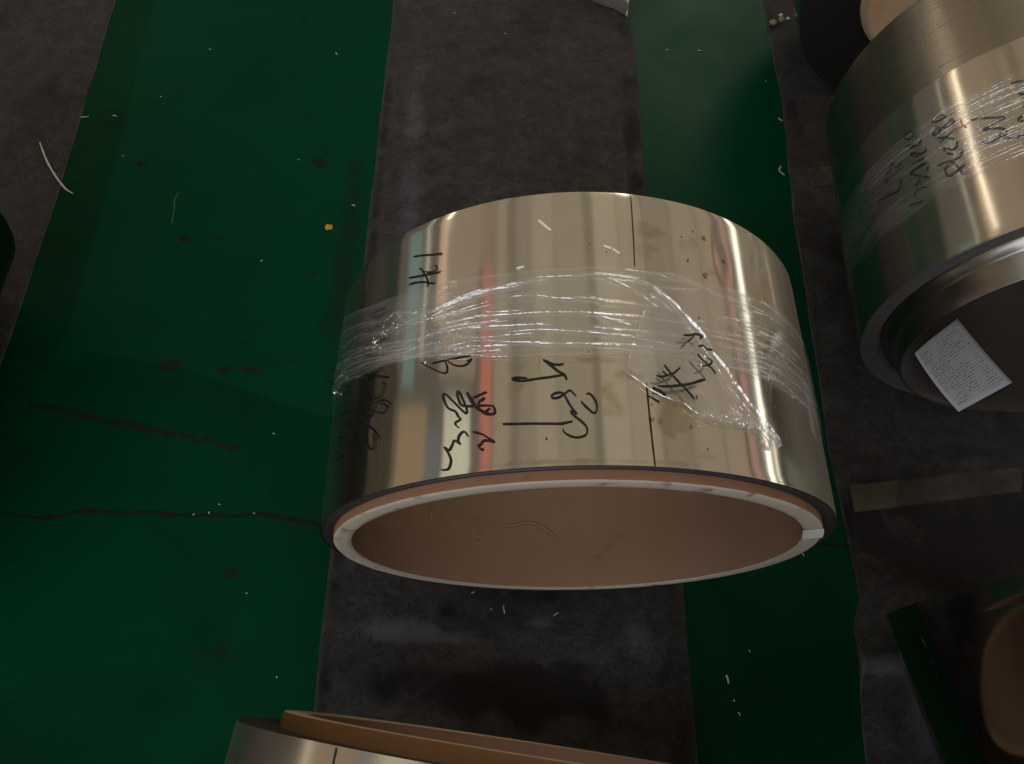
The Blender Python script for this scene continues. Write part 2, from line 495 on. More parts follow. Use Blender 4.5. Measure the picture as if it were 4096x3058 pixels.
# ------------------------------------------------------------------ traced measurements (degrees round the coil, mm along it)
WRITING_MAIN={'grade_mark':[(1.16,[(-37.28,245.2),(-35.58,243.0),(-33.47,239.7),(-31.53,236.6),(-29.76,235.1)]),(0.84,[(-29.76,235.1),(-30.11,234.1),(-30.5,232.9)]),(1.16,[(-38.26,221.1),(-35.88,218.2),(-33.56,215.8),(-31.66,214.5),(-30.7,213.4),(-29.81,214.2)]),(0.84,[(-30.62,212.6),(-29.81,214.2)]),(1.05,[(-31.53,222.8),(-31.27,222.9),(-30.8,220.1),(-30.96,217.4),(-31.61,216.1),(-32.59,217.1),(-33.77,220.0)]),(1.16,[(-38.12,212.6),(-36.68,211.9),(-35.04,209.9),(-33.45,207.0),(-32.28,204.0),(-31.45,202.1),(-30.98,202.2)]),(1.26,[(-35.43,226.0),(-35.19,226.5),(-34.68,223.9),(-34.07,219.1),(-33.45,213.3),(-33.04,207.9),(-32.92,203.7),(-33.1,200.2)])],'size_mark':[(1.05,[(-45.07,198.7),(-47.06,201.6),(-48.77,201.8),(-49.61,200.1),(-49.16,196.9),(-47.69,194.2),(-46.03,193.1),(-45.22,195.2),(-45.07,198.7)]),(0.84,[(-47.1,190.7),(-47.54,188.7),(-47.98,186.3)]),(1.47,[(-46.45,184.7),(-45.3,182.9)]),(1.26,[(-47.81,183.3),(-46.72,182.6)]),(1.05,[(-50.27,185.8),(-50.94,183.4),(-51.16,181.4),(-48.98,178.9)]),(1.89,[(-46.88,164.2),(-45.4,161.8),(-44.32,160.8),(-43.96,164.3)]),(1.05,[(-47.0,162.9),(-47.36,158.3)]),(1.05,[(-45.19,153.6),(-45.62,152.3)]),(1.05,[(-51.4,163.3),(-52.19,163.6),(-52.41,161.3),(-51.6,157.8),(-49.96,153.2),(-48.51,151.6)]),(1.05,[(-50.14,158.8),(-49.23,158.3),(-48.37,158.5)]),(1.05,[(-44.34,146.3),(-44.77,142.8)]),(1.05,[(-47.58,145.4),(-47.58,142.6),(-48.1,143.5),(-48.91,142.2)]),(1.47,[(-51.67,134.2),(-49.2,129.1),(-46.18,122.8),(-43.89,118.2),(-42.13,114.7)]),(0.94,[(-44.25,129.2),(-45.49,127.6),(-47.09,125.4),(-48.54,122.6),(-49.44,118.4)]),(0.94,[(-44.18,110.5),(-43.44,111.2),(-42.94,108.5),(-42.99,104.0),(-43.64,99.8),(-44.72,97.3),(-45.92,97.9),(-47.51,102.5),(-48.91,108.8),(-48.18,103.3),(-47.17,98.3),(-46.11,93.7)]),(1.05,[(-43.92,88.4),(-42.79,87.3),(-41.8,83.0),(-41.89,79.4),(-42.94,78.1),(-44.5,81.0),(-46.19,85.4),(-48.24,90.9),(-49.54,93.0),(-49.72,89.4),(-49.04,84.4),(-47.95,81.4),(-46.67,80.7),(-45.82,83.0),(-45.75,87.6),(-45.35,91.5),(-44.22,92.7),(-42.5,90.7),(-41.35,86.8),(-40.86,83.9),(-41.52,82.3)]),(1.05,[(-43.76,51.7),(-43.64,54.3),(-44.73,60.3),(-46.07,66.6),(-47.2,70.4),(-47.88,68.6),(-47.93,62.9),(-47.36,54.7),(-46.55,48.0),(-45.57,44.9),(-44.74,46.2),(-44.68,51.0),(-44.99,55.7),(-45.48,59.5)])],'batch_number':[(0.94,[(-59.68,136.8),(-57.96,132.9),(-57.68,127.3),(-59.02,124.8),(-60.85,128.4),(-61.62,135.1),(-60.67,137.5),(-59.68,136.8)]),(0.94,[(-57.0,113.5),(-59.39,115.4),(-61.85,116.3)]),(0.94,[(-57.11,103.8),(-59.48,105.2),(-62.06,105.3)]),(0.84,[(-55.24,94.0),(-55.35,88.6),(-56.21,85.2),(-57.54,88.7),(-59.15,93.9),(-59.75,90.4),(-60.61,85.4),(-61.74,83.6)]),(0.94,[(-54.06,60.6),(-55.76,67.9),(-58.49,75.8),(-61.33,81.3),(-60.11,77.3),(-59.84,72.8),(-61.14,70.9),(-62.14,72.9)]),(0.84,[(-62.62,66.0),(-59.8,60.8),(-57.15,54.4),(-58.07,53.1),(-60.35,55.0),(-63.32,53.1)]),(0.73,[(-61.6,62.8),(-61.5,53.9)]),(0.73,[(-61.88,41.2),(-60.4,35.2),(-60.32,29.0)])],'inspector_note':[(0.94,[(-33.53,117.3),(-31.58,110.3),(-29.46,103.0),(-27.95,99.3),(-27.41,101.3),(-27.62,107.4),(-27.98,111.7)]),(1.05,[(-31.09,112.8),(-28.73,112.6),(-25.99,112.2),(-22.76,111.7)]),(1.05,[(-27.41,111.1),(-26.1,105.7),(-24.37,102.7),(-23.17,104.2),(-22.44,108.5),(-22.88,107.0),(-23.48,106.8)]),(1.47,[(-24.58,42.7),(-25.2,45.4),(-25.29,48.3),(-24.34,50.4),(-24.81,53.6),(-25.44,58.9),(-26.69,62.6),(-27.35,66.9),(-27.96,73.5),(-28.08,77.3),(-27.6,78.0),(-25.98,69.3),(-24.4,60.5),(-23.34,55.3),(-23.14,58.0),(-23.7,65.7),(-24.5,74.6),(-24.97,78.0),(-25.18,75.2),(-24.76,68.9),(-24.13,63.6),(-22.07,61.1),(-20.07,60.3),(-18.26,58.7)]),(2.31,[(-23.23,75.3),(-22.39,67.5),(-21.49,60.3),(-20.05,54.2),(-18.66,50.7)]),(1.47,[(-18.66,50.7),(-17.97,51.7),(-17.98,55.6),(-18.26,58.7)]),(1.16,[(-22.03,69.1),(-20.82,70.7),(-19.48,72.9)]),(1.16,[(-21.07,61.8),(-20.65,65.1),(-19.88,67.4),(-20.37,64.5)]),(0.94,[(-20.19,52.5),(-19.36,55.1),(-18.74,56.8)]),(1.36,[(-22.79,33.2),(-23.31,37.5),(-23.82,38.2),(-24.53,34.9),(-24.65,30.1),(-24.26,27.4),(-25.39,31.4),(-25.81,27.5),(-26.37,23.5),(-27.31,26.7),(-26.66,21.9),(-26.01,15.2),(-26.04,9.8),(-26.53,6.1),(-27.81,6.3)]),(1.36,[(-22.02,36.9),(-20.4,34.0),(-19.15,29.7),(-17.99,25.3),(-19.14,27.0),(-19.96,27.1),(-20.36,24.3),(-20.84,23.2),(-20.07,18.7),(-19.94,20.6)])],'order_mark':[(1.57,[(-5.33,77.7),(-5.77,82.7),(-6.89,86.8),(-8.11,93.0),(-9.35,98.6)]),(1.26,[(-8.83,97.2),(-7.89,93.9),(-6.75,92.6),(-5.75,93.1)]),(1.26,[(-5.77,82.7),(-7.96,81.2),(-10.57,80.2),(-12.69,79.4),(-14.08,80.4),(-14.83,82.0),(-14.51,83.0),(-13.43,82.7),(-12.16,81.6)]),(1.26,[(-3.86,62.0),(-4.44,65.4),(-4.94,67.5),(-5.88,64.3),(-6.93,61.1),(-7.85,61.1),(-7.99,63.4),(-7.31,65.5),(-6.39,65.8),(-5.89,63.4),(-5.41,58.5),(-4.75,51.7),(-3.88,45.4),(-4.57,48.3),(-4.88,47.2),(-4.3,43.8),(-3.33,39.3),(-2.47,34.3),(-2.26,29.4),(-2.74,25.7),(-4.05,24.2),(-5.23,26.0),(-6.1,29.4),(-6.28,32.4)]),(1.26,[(-2.16,63.5),(-1.69,64.3),(-1.11,61.4),(-0.6,56.4),(-0.44,51.3),(-0.63,47.4),(-1.1,46.1),(-1.83,49.4),(-2.6,53.7),(-3.08,57.1)]),(1.36,[(-16.54,40.5),(-14.85,39.8),(-11.73,38.7),(-8.67,37.6),(-6.66,37.1),(-5.75,37.7),(-4.64,38.9)]),(1.89,[(-9.19,23.9),(-8.93,24.2)])]}
WRITING_FLAP={'flap_mark':[(1.68,[(11.27,91.2),(12.14,84.9),(13.31,77.4),(14.51,71.2),(15.5,65.5),(16.19,61.1)]),(1.47,[(9.67,80.2),(10.51,79.1),(12.08,82.0),(13.13,84.9),(14.19,90.3)]),(1.26,[(10.83,84.8),(11.63,81.4)]),(1.89,[(9.76,70.2),(10.66,70.0),(12.52,71.2),(14.33,73.4),(15.73,75.4),(17.31,78.9),(18.75,82.1)]),(2.31,[(8.78,68.1),(9.94,65.4),(11.04,61.6)]),(0.84,[(16.75,65.2),(16.54,61.3)]),(1.47,[(15.47,123.2),(16.85,124.4),(17.87,126.5),(18.83,126.1)]),(1.05,[(17.73,125.7),(17.02,121.4),(16.09,116.6)]),(1.05,[(14.79,110.5),(15.42,113.1)]),(1.05,[(15.22,119.6),(15.5,119.2)]),(1.68,[(17.87,106.8),(18.49,102.4),(19.68,96.8),(20.45,93.3),(21.01,89.0)]),(1.26,[(19.56,104.0),(20.55,101.9),(20.07,97.8),(18.4,94.3)]),(1.47,[(18.16,113.8),(19.06,115.8),(19.85,112.8),(20.99,113.3)]),(1.47,[(18.11,126.7),(19.18,125.2),(18.61,122.2)])]}
WRITING_RIGHT={'size_mark':[(1.05,[(-56.08,204.4),(-57.07,209.9),(-58.7,212.4),(-59.91,210.8),(-59.66,207.4),(-58.01,204.8),(-56.08,204.4)]),(1.05,[(-54.56,192.1),(-55.3,194.2),(-56.78,192.8),(-57.39,189.6),(-56.53,187.1),(-55.11,187.1),(-54.56,192.1)]),(1.05,[(-57.36,190.3),(-58.93,194.1),(-60.02,192.0),(-60.24,186.5),(-58.99,186.3),(-58.29,191.5),(-59.2,199.9)]),(1.26,[(-59.54,179.0),(-57.78,173.8),(-55.8,164.0)]),(1.05,[(-55.54,176.3),(-57.04,174.1),(-59.38,170.5)]),(1.26,[(-55.13,157.8),(-55.65,150.5),(-56.64,148.8),(-58.01,156.1),(-58.77,158.1),(-58.43,151.5)]),(1.26,[(-58.09,148.0),(-56.71,141.4)]),(1.26,[(-54.49,142.6),(-54.98,136.0),(-56.14,132.6),(-58.6,135.4),(-61.06,138.3)]),(1.26,[(-54.7,118.0),(-56.12,116.2),(-57.59,113.9),(-59.01,113.6),(-59.66,121.2),(-59.4,127.7),(-58.4,128.6)]),(1.26,[(-56.89,125.5),(-56.32,116.9),(-56.01,107.8)]),(0.84,[(-57.83,131.1),(-56.75,128.8)])],'batch_number':[(1.05,[(-65.05,214.2),(-66.37,217.3),(-67.91,216.3),(-67.8,211.7),(-66.53,206.4),(-65.58,208.2),(-65.05,214.2)]),(1.05,[(-63.91,194.0),(-64.34,186.9),(-65.51,189.2),(-67.16,198.4),(-67.46,194.7),(-66.08,189.1)]),(1.05,[(-62.79,175.1),(-63.5,170.8),(-65.03,173.7),(-66.93,182.8),(-66.88,177.0),(-65.14,170.9)]),(1.05,[(-63.83,162.7),(-65.42,164.1),(-67.9,166.8)]),(1.26,[(-62.9,149.8),(-64.49,153.5),(-66.66,154.8),(-68.51,152.5),(-65.92,138.8),(-63.9,128.9)]),(1.05,[(-63.41,147.0),(-64.09,140.3)]),(1.05,[(-65.92,138.8),(-67.02,132.9),(-68.27,130.6)]),(1.05,[(-65.17,117.6),(-66.63,122.2),(-68.02,122.8),(-68.75,119.4),(-68.45,112.9)]),(1.05,[(-66.83,101.1),(-68.57,103.5),(-71.06,108.0)])],'side_mark':[(0.94,[(-70.47,181.9),(-71.7,179.6),(-72.64,181.0),(-73.52,192.0),(-74.0,189.0),(-75.04,181.8),(-76.37,184.8)]),(0.94,[(-76.17,173.3),(-77.25,170.3)]),(1.05,[(-71.89,157.0),(-72.48,147.4),(-74.05,142.4),(-77.02,147.6),(-81.5,154.5)])],'order_mark':[(1.26,[(-50.98,178.0),(-49.19,174.4),(-46.76,167.6),(-44.09,159.4),(-45.72,158.4),(-47.59,157.1),(-48.93,154.9),(-47.04,150.8),(-45.27,145.0),(-44.5,139.7),(-44.71,134.5),(-45.84,135.8),(-45.88,139.6),(-44.97,142.6)]),(1.26,[(-45.06,135.6),(-46.32,133.7),(-48.19,132.3),(-50.04,137.7)]),(1.26,[(-45.74,133.3),(-44.26,126.5),(-42.84,123.7),(-41.43,123.2)]),(1.26,[(-38.15,201.9),(-39.5,204.6),(-40.82,205.7)]),(1.26,[(-38.63,190.4),(-39.35,189.5),(-39.8,185.6),(-38.99,181.6)]),(1.89,[(-39.98,165.0),(-39.71,164.2)]),(1.26,[(-40.26,151.1),(-41.18,150.1),(-41.62,146.3),(-40.65,141.9)])]}
WRITING_RED={'red_mark':[(1.26,[(-53.05,187.2),(-53.12,179.7),(-52.7,173.5),(-52.21,171.7)]),(0.84,[(-50.96,175.7),(-52.18,175.4),(-55.52,176.9)])]}
RIDGES=[(1.05,[(-32.17,168.2),(-27.39,172.1),(-22.18,177.1),(-18.23,178.0),(-12.56,178.7),(-8.21,179.5)]),(0.84,[(-27.91,169.4),(-22.17,175.5),(-18.22,176.3),(-14.42,175.6),(-10.25,182.8),(-6.84,182.5),(-3.17,181.8)]),(1.05,[(-3.17,182.1),(0.22,183.5),(2.71,183.0),(5.44,181.6),(8.67,179.7),(11.45,174.9),(13.26,168.1),(16.4,151.9)]),(1.05,[(2.68,180.6),(6.23,172.1),(9.32,161.5),(11.55,153.5),(14.92,152.7),(16.88,151.1)]),(0.84,[(4.25,178.2),(8.16,177.0),(10.95,173.9)]),(1.26,[(6.72,190.0),(8.83,189.4),(11.94,188.9),(14.12,186.5),(16.89,185.6)]),(1.47,[(14.23,192.1),(16.97,189.1),(19.27,186.0),(21.9,182.2),(24.1,179.4),(27.66,177.5),(30.58,177.8),(33.65,175.8),(39.3,177.4),(45.17,177.4)]),(1.05,[(28.03,188.6),(33.45,188.3),(38.3,191.5),(43.82,189.4),(49.61,186.9),(57.25,184.4)]),(1.05,[(-14.89,165.2),(-11.9,164.8),(-8.96,162.1),(-6.74,159.2),(-3.35,158.0)]),(1.26,[(-3.34,159.7),(-0.03,157.8),(1.95,155.1),(5.52,153.3),(10.11,152.7),(13.94,152.6)]),(1.05,[(-20.1,153.2),(-16.76,150.7),(-13.06,149.4)]),(1.26,[(-27.73,148.7),(-23.81,149.9),(-19.6,148.7),(-14.9,146.6),(-10.81,145.9),(-3.46,143.6)]),(1.68,[(-3.46,143.4),(-0.18,142.5),(3.12,140.9),(7.6,139.7),(10.82,139.4),(15.12,139.1),(20.34,143.8),(23.64,144.2)]),(1.05,[(-29.06,144.5),(-25.85,145.0),(-21.53,142.7),(-17.21,141.9)]),(1.26,[(-23.75,139.2),(-19.57,137.1),(-14.9,134.9),(-10.4,133.4),(-7.98,131.5)]),(1.05,[(-15.35,128.8),(-11.53,128.0),(-8.22,127.0),(-3.61,124.0)]),(1.47,[(-0.32,127.5),(2.94,126.2),(6.25,124.9),(10.8,125.2),(15.8,124.8),(18.32,125.6)]),(1.26,[(-3.61,124.0),(0.28,122.1),(3.53,120.6),(6.83,118.8),(10.41,116.2),(15.06,113.2)]),(1.05,[(-27.1,137.3),(-21.96,128.8),(-18.36,126.0),(-14.9,125.3),(-11.09,124.2)]),(1.05,[(-20.01,123.7),(-16.04,119.1),(-12.66,116.2),(-8.28,113.9)]),(1.47,[(-30.26,126.2),(-25.68,122.5),(-21.43,118.6),(-15.35,114.2)]),(1.26,[(-11.56,113.8),(-8.29,113.2),(-3.7,111.5)]),(1.68,[(-3.7,112.0),(0.6,110.9),(6.04,110.0),(9.39,110.1),(13.08,109.6),(17.95,110.6),(19.98,109.9)]),(0.84,[(-22.39,116.4),(-19.5,113.9)]),(1.26,[(-29.62,118.2),(-25.63,115.3),(-21.88,110.5),(-19.01,105.7)]),(1.05,[(-26.93,115.9),(-22.86,111.7),(-19.48,106.7),(-15.58,103.3)]),(1.26,[(25.72,155.5),(29.47,156.6),(32.9,157.8),(38.39,160.1),(44.8,156.4),(50.73,152.3)]),(1.05,[(23.65,154.2),(28.67,152.1),(33.09,153.9),(39.79,154.2),(47.89,151.0)]),(1.26,[(23.62,134.3),(28.19,138.6),(32.17,140.2),(37.37,140.3),(43.59,138.6),(51.39,136.3)]),(1.26,[(19.5,131.9),(23.54,131.6),(27.97,132.4),(32.43,129.9),(38.31,126.8),(43.48,121.9)]),(1.05,[(24.13,123.1),(29.51,123.2),(34.14,120.4),(39.52,118.0)]),(1.26,[(23.74,110.2),(28.19,112.8),(32.11,114.0),(37.71,115.6),(43.0,114.6),(50.31,110.8),(53.77,105.9)]),(1.05,[(31.85,124.1),(38.33,127.3),(45.44,127.1),(53.42,124.9)]),(0.84,[(24.07,102.9),(30.04,103.5),(33.25,100.6)]),(0.84,[(33.59,108.2),(39.27,106.0),(45.51,98.6),(50.78,93.8)]),(1.05,[(10.95,173.9),(13.88,174.7),(16.94,176.4),(20.74,180.1),(22.48,182.9)]),(0.84,[(17.16,140.8),(19.66,137.9),(22.31,136.7),(26.64,137.9)]),(0.84,[(0.46,140.6),(3.06,135.8),(6.33,130.9)]),(1.05,[(-68.37,218.8),(-58.35,204.9),(-50.07,191.7),(-43.96,180.2),(-40.59,183.7)]),(1.26,[(-63.49,190.5),(-54.15,184.2),(-45.8,170.8),(-40.24,165.9),(-36.16,165.7),(-33.04,166.1)]),(1.26,[(-66.47,184.9),(-53.52,167.8),(-46.25,155.2),(-40.63,149.0),(-35.81,143.0),(-30.43,141.7)]),(1.26,[(-71.27,183.5),(-57.06,163.5),(-46.98,150.2),(-39.72,138.4),(-34.13,133.6),(-29.76,131.4)]),(1.26,[(-70.23,162.4),(-58.07,155.7),(-50.65,147.7),(-43.38,138.3),(-37.25,132.1),(-32.63,133.2)]),(1.26,[(-75.43,162.7),(-64.12,156.7),(-55.01,146.4),(-48.5,140.7),(-42.56,135.5),(-35.57,126.8),(-29.68,123.8)]),(1.05,[(-75.51,179.3),(-60.15,166.2),(-50.91,155.5),(-42.78,145.6),(-37.07,141.3)]),(1.05,[(-70.28,176.8),(-57.24,167.4),(-47.16,156.6),(-39.17,146.2)]),(0.84,[(-40.59,183.7),(-36.3,175.1),(-33.04,166.1)]),(0.84,[(-40.59,183.7),(-38.56,169.9),(-36.09,161.4),(-33.57,160.0)])]
FILM_UPPER=[(-73.86,254.3),(-60.01,226.9),(-51.09,212.8),(-41.58,203.8),(-31.18,199.0),(-23.64,194.2),(-17.35,192.6),(-7.95,191.5),(-3.1,191.4),(1.48,193.1),(8.45,191.5),(15.85,192.2),(21.14,190.2),(30.35,192.8),(37.88,194.0),(45.17,195.6),(52.28,193.3)]
FILM_LOWER=[(-75.41,153.0),(-68.71,154.6),(-52.59,133.2),(-42.66,129.1),(-35.7,124.1),(-29.76,118.1),(-14.95,103.3),(-3.78,100.5),(5.98,102.5),(14.02,104.8),(24.23,102.9),(33.53,101.4),(39.15,98.3),(45.18,95.7),(52.99,93.7)]
FLAP=[(10.93,172.0),(9.72,155.9),(8.58,142.3),(7.42,125.1),(6.04,106.0),(4.46,84.9),(5.25,80.7),(7.68,71.9),(9.52,65.6),(12.28,59.8),(14.48,57.5),(16.4,50.6),(18.91,46.5),(21.82,44.0),(25.24,44.0),(29.63,46.4),(31.6,41.3),(34.19,32.8),(34.59,41.0),(32.62,49.6),(30.74,58.4),(28.15,70.1),(25.78,84.7),(23.53,101.0),(21.47,112.8),(20.94,122.1),(19.16,133.2),(17.37,143.2),(15.4,154.7),(13.39,163.7)]
SEAM=[(8.54,278.6),(8.4,235.7),(8.11,189.8),(8.35,76.4),(8.43,41.3),(8.62,0.1)]
SLIVERS=[[(-9.61,249.2),(-7.33,235.9)],[(-13.89,196.4),(-12.51,197.6)],[(2.44,217.0),(3.87,214.4)],[(4.1,213.8),(5.33,209.0)]]
SPOTS=[(2.6,22.93,200.3),(2.2,28.48,225.9),(2.4,23.82,245.2),(1.3,19.31,212.6),(1.0,21.35,249.9),(0.8,18.58,240.2),(1,-0.13,220.2),(0.7,2.9,210.9),(1.2,20.19,149.9),(1.4,15.93,38.4),(1.4,8.9,42.0),(2,10.42,40.9),(0.8,18.55,19.6),(0.8,-1.37,104.7),(0.7,9.03,55.8)]
CRACK=[(-807,298),(-776,294),(-739,292),(-710,295),(-690,302),(-669,304),(-639,303),(-601,300),(-564,299),(-520,298),(-483,300),(-453,298),(-424,299),(-406,303),(-387,299),(-364,295),(-334,291),(-289,285),(-230,278),(482,257),(512,260),(533,258),(559,257)]
STAIN_STREAK=[(-818,487),(-784,481),(-735,473),(-685,461),(-628,449),(-571,437),(-523,431),(-499,426),(-467,416),(-446,410)]
STAINS=[(10,-474,1443),(6,-476,1271),(14,-386,1027),(12,-620,837),(8,-558,835),(10,-491,558),(10,-451,558),(12,-594,564),(9,-426,207),(6,-363,759),(5,-464,747),(7,-476,610),(5,-662,634),(5,-442,503),(5,-541,328),(5,-342,1233),(6,-353,1199),(5,-362,1381),(8,-750,1020),(4,-466,1428),(4,-733,723),(6,-503,555)]
PATCH=[(-824,1499),(-799,995),(-786,663),(-803,580),(-752,571),(-754,592),(-649,576),(-547,554),(-416,649)]
SHINY=[(392,1527),(436,1066)]
FLECKS=[[(-903,1143),(-884,1144)],[(-836,1146),(-826,1145)],[(-748,1203),(-744,1203)],[(-790,1040),(-786,1038)],[(-671,1346),(-666,1348)],[(-389,1344),(-385,1337)],[(-311,921),(-304,919)],[(-469,785),(-465,789)],[(-432,1036),(-429,1034)],[(-395,439),(-391,438)],[(-464,317),(-461,315)],[(-501,298),(-499,299)],[(-476,300),(-477,304)],[(-406,302),(-403,301)],[(-397,178),(-394,177)],[(-333,57),(-330,59)],[(555,1037),(558,1012)],[(569,1168),(577,1160)],[(328,67),(330,55)],[(335,34),(336,31)],[(339,17),(341,12)],[(469,247),(472,243)],[(366,102),(368,100)],[(592,1431),(609,1462)],[(346,1366),(352,1368)],[(417,1366),(425,1365)],[(556,1275),(559,1273)]]
MAT_FLECKS=[[(-2,162),(0,150)],[(-21,158),(-19,155)],[(74,147),(82,152)],[(-51,180),(-46,182)],[(-133,1470),(-129,1467)],[(-16,1406),(-13,1403)],[(690,1224),(699,1218)]]
THREAD=[(-961,1066),(-933,1018),(-903,977),(-877,948),(-859,936)]
CURL=[(-656,947),(-660,928),(-655,905),(-655,885),(-654,872)]
CRUMB=[(-349,866)]
MISC={'bundle':[(182,1522),(207,1504),(239,1489),(264,1465),(269,1508)],'tapeA':[(576,1020),(664,1030),(646,982),(572,973)],'tapeB':[(561,356),(855,391),(843,350),(561,312)],'debris':[(595,1449),(616,1460),(618,1475),(633,1465)],'orange':[(312,111)]}
BORE_THREAD=[(-162.24,81.1),(-164.94,83.3),(-168.51,87.7),(-172.04,87.4),(-175.52,80.5),(-178.94,69.1),(178.78,55.8)]
BORE_FLECKS=[[(-132.55,84.2),(-133.26,71.7)],[(-151.38,58.9),(-153.51,61.8)],[(-177.33,93.3),(-177.39,87.4)]]
PAPER=[(-144.92,36.3),(-175.44,132.9),(168.22,11.6),(-165.47,-48.7)]


# ------------------------------------------------------------------ floor
FZ = -0.005


def axis_lines(lo, hi, step, ext):
    a = np.arange(lo, hi + step / 2, step)
    k = np.array([.3, .8, 1.6, 3, 5.5, 9])
    k = k[k <= ext]
    return np.concatenate([lo - k[::-1], a, hi + k])


def seg_dist(X, Y, pts):
    d = np.full(X.shape, 1e9)
    for (ax, ay), (bx, by) in zip(pts[:-1], pts[1:]):
        vx, vy = bx - ax, by - ay
        t = np.clip(((X - ax) * vx + (Y - ay) * vy) / (vx * vx + vy * vy + 1e-9), 0, 1)
        d = np.minimum(d, np.hypot(X - ax - t * vx, Y - ay - t * vy))
    return d


def build_floor():
    xs = axis_lines(-1.3, 1.3, .008, 9)
    ys = axis_lines(-.35, 1.75, .008, 9)
    X, Y = np.meshgrid(xs, ys, indexing='ij')
    Xm, Ym = X * 1000, Y * 1000
    stain = np.zeros(X.shape)
    rr = np.random.default_rng(3)
    for r, sx, sy in STAINS:
        ang = rr.uniform(-.5, .3)
        el = rr.uniform(1.2, 2.6)
        dx, dy = Xm - sx, Ym - sy
        u = (dx * np.cos(ang) + dy * np.sin(ang)) / el
        w = -dx * np.sin(ang) + dy * np.cos(ang)
        stain = np.maximum(stain, 1.05 * np.exp(-(u * u + w * w) / (2 * (r * .72) ** 2)))
    d = seg_dist(Xm, Ym, STAIN_STREAK)
    stain = np.maximum(stain, .92 * np.exp(-(d / 9) ** 2))
    dc = seg_dist(Xm, Ym, CRACK[:19])
    stain = np.maximum(stain, .62 * np.exp(-(dc / 9) ** 2))
    # edge of the newer paint coat: a straight brushed line beside the left mat
    ex = np.interp(Ym, [-400, 571, 663, 995, 1499, 1800], [-60, -803, -790, -799, -824, -835])
    patch = (Xm - ex) / 120.0
    low = (Ym - np.interp(Xm, [-900, -803, -752, -751, -649, -547, -400, 0], [580, 580, 571, 592, 576, 552, 500, 380])) / 120.0
    patch = np.clip(np.minimum(patch, low), -1, 1)
    scuff = .62 * np.exp(-((Xm + 310) / 38) ** 2) * np.exp(-((Ym - 760) / 420) ** 4)
    scuff = np.maximum(scuff, .55 * np.exp(-((Xm + 300) / 90) ** 2 - ((Ym - 290) / 40) ** 2))
    scuff = np.maximum(scuff, .5 * np.exp(-((Xm + 430) / 60) ** 2 - ((Ym - 80) / 80) ** 2))
    v = np.stack([X, Y, np.full(X.shape, FZ)], -1).reshape(-1, 3)
    o = mesh_obj('floor', v, grid_faces(len(xs), len(ys)), M_FLOOR, None, True,
                 dict(stain=stain.ravel(), patch=patch.ravel(), scuff=scuff.ravel()))
    tag(o, kind='structure')
    return o


floor = build_floor()


def crack_mesh(pts, w0, seed):
    c = catmull(np.array(pts, float), 4.0)
    r = np.random.default_rng(seed)
    n = len(c)
    k = np.convolve(r.normal(0, 1, n + 8), np.ones(9) / 3, 'valid')
    c[:, 1] += k * 1.4
    wa = np.abs(np.convolve(r.normal(0, 1, n + 4), np.ones(5) / 2.2, 'valid')) * .45 + .55
    fade = np.clip(np.minimum(np.arange(n), n - 1 - np.arange(n)) / 12, .15, 1)
    up = c + np.stack([0 * k, wa * w0 * fade], 1)
    lo = c - np.stack([0 * k, (wa * .6 + .3 * r.random(n)) * w0 * fade], 1)
    V = np.concatenate([np.c_[up / 1000, np.full(n, FZ + .0008)], np.c_[lo / 1000, np.full(n, FZ + .0008)]])
    F = [(i, n + i, n + i + 1, i + 1) for i in range(n - 1)]
    return V, F


cv, cf = crack_mesh(CRACK[:19], 2.5, 5)
mesh_obj('floor_crack', cv, cf, M_CRACK, floor, False)
cv, cf = crack_mesh(CRACK[19:] + [(600, 256)], 2.6, 6)
mesh_obj('floor_crack', cv, cf, M_CRACK, floor, False)

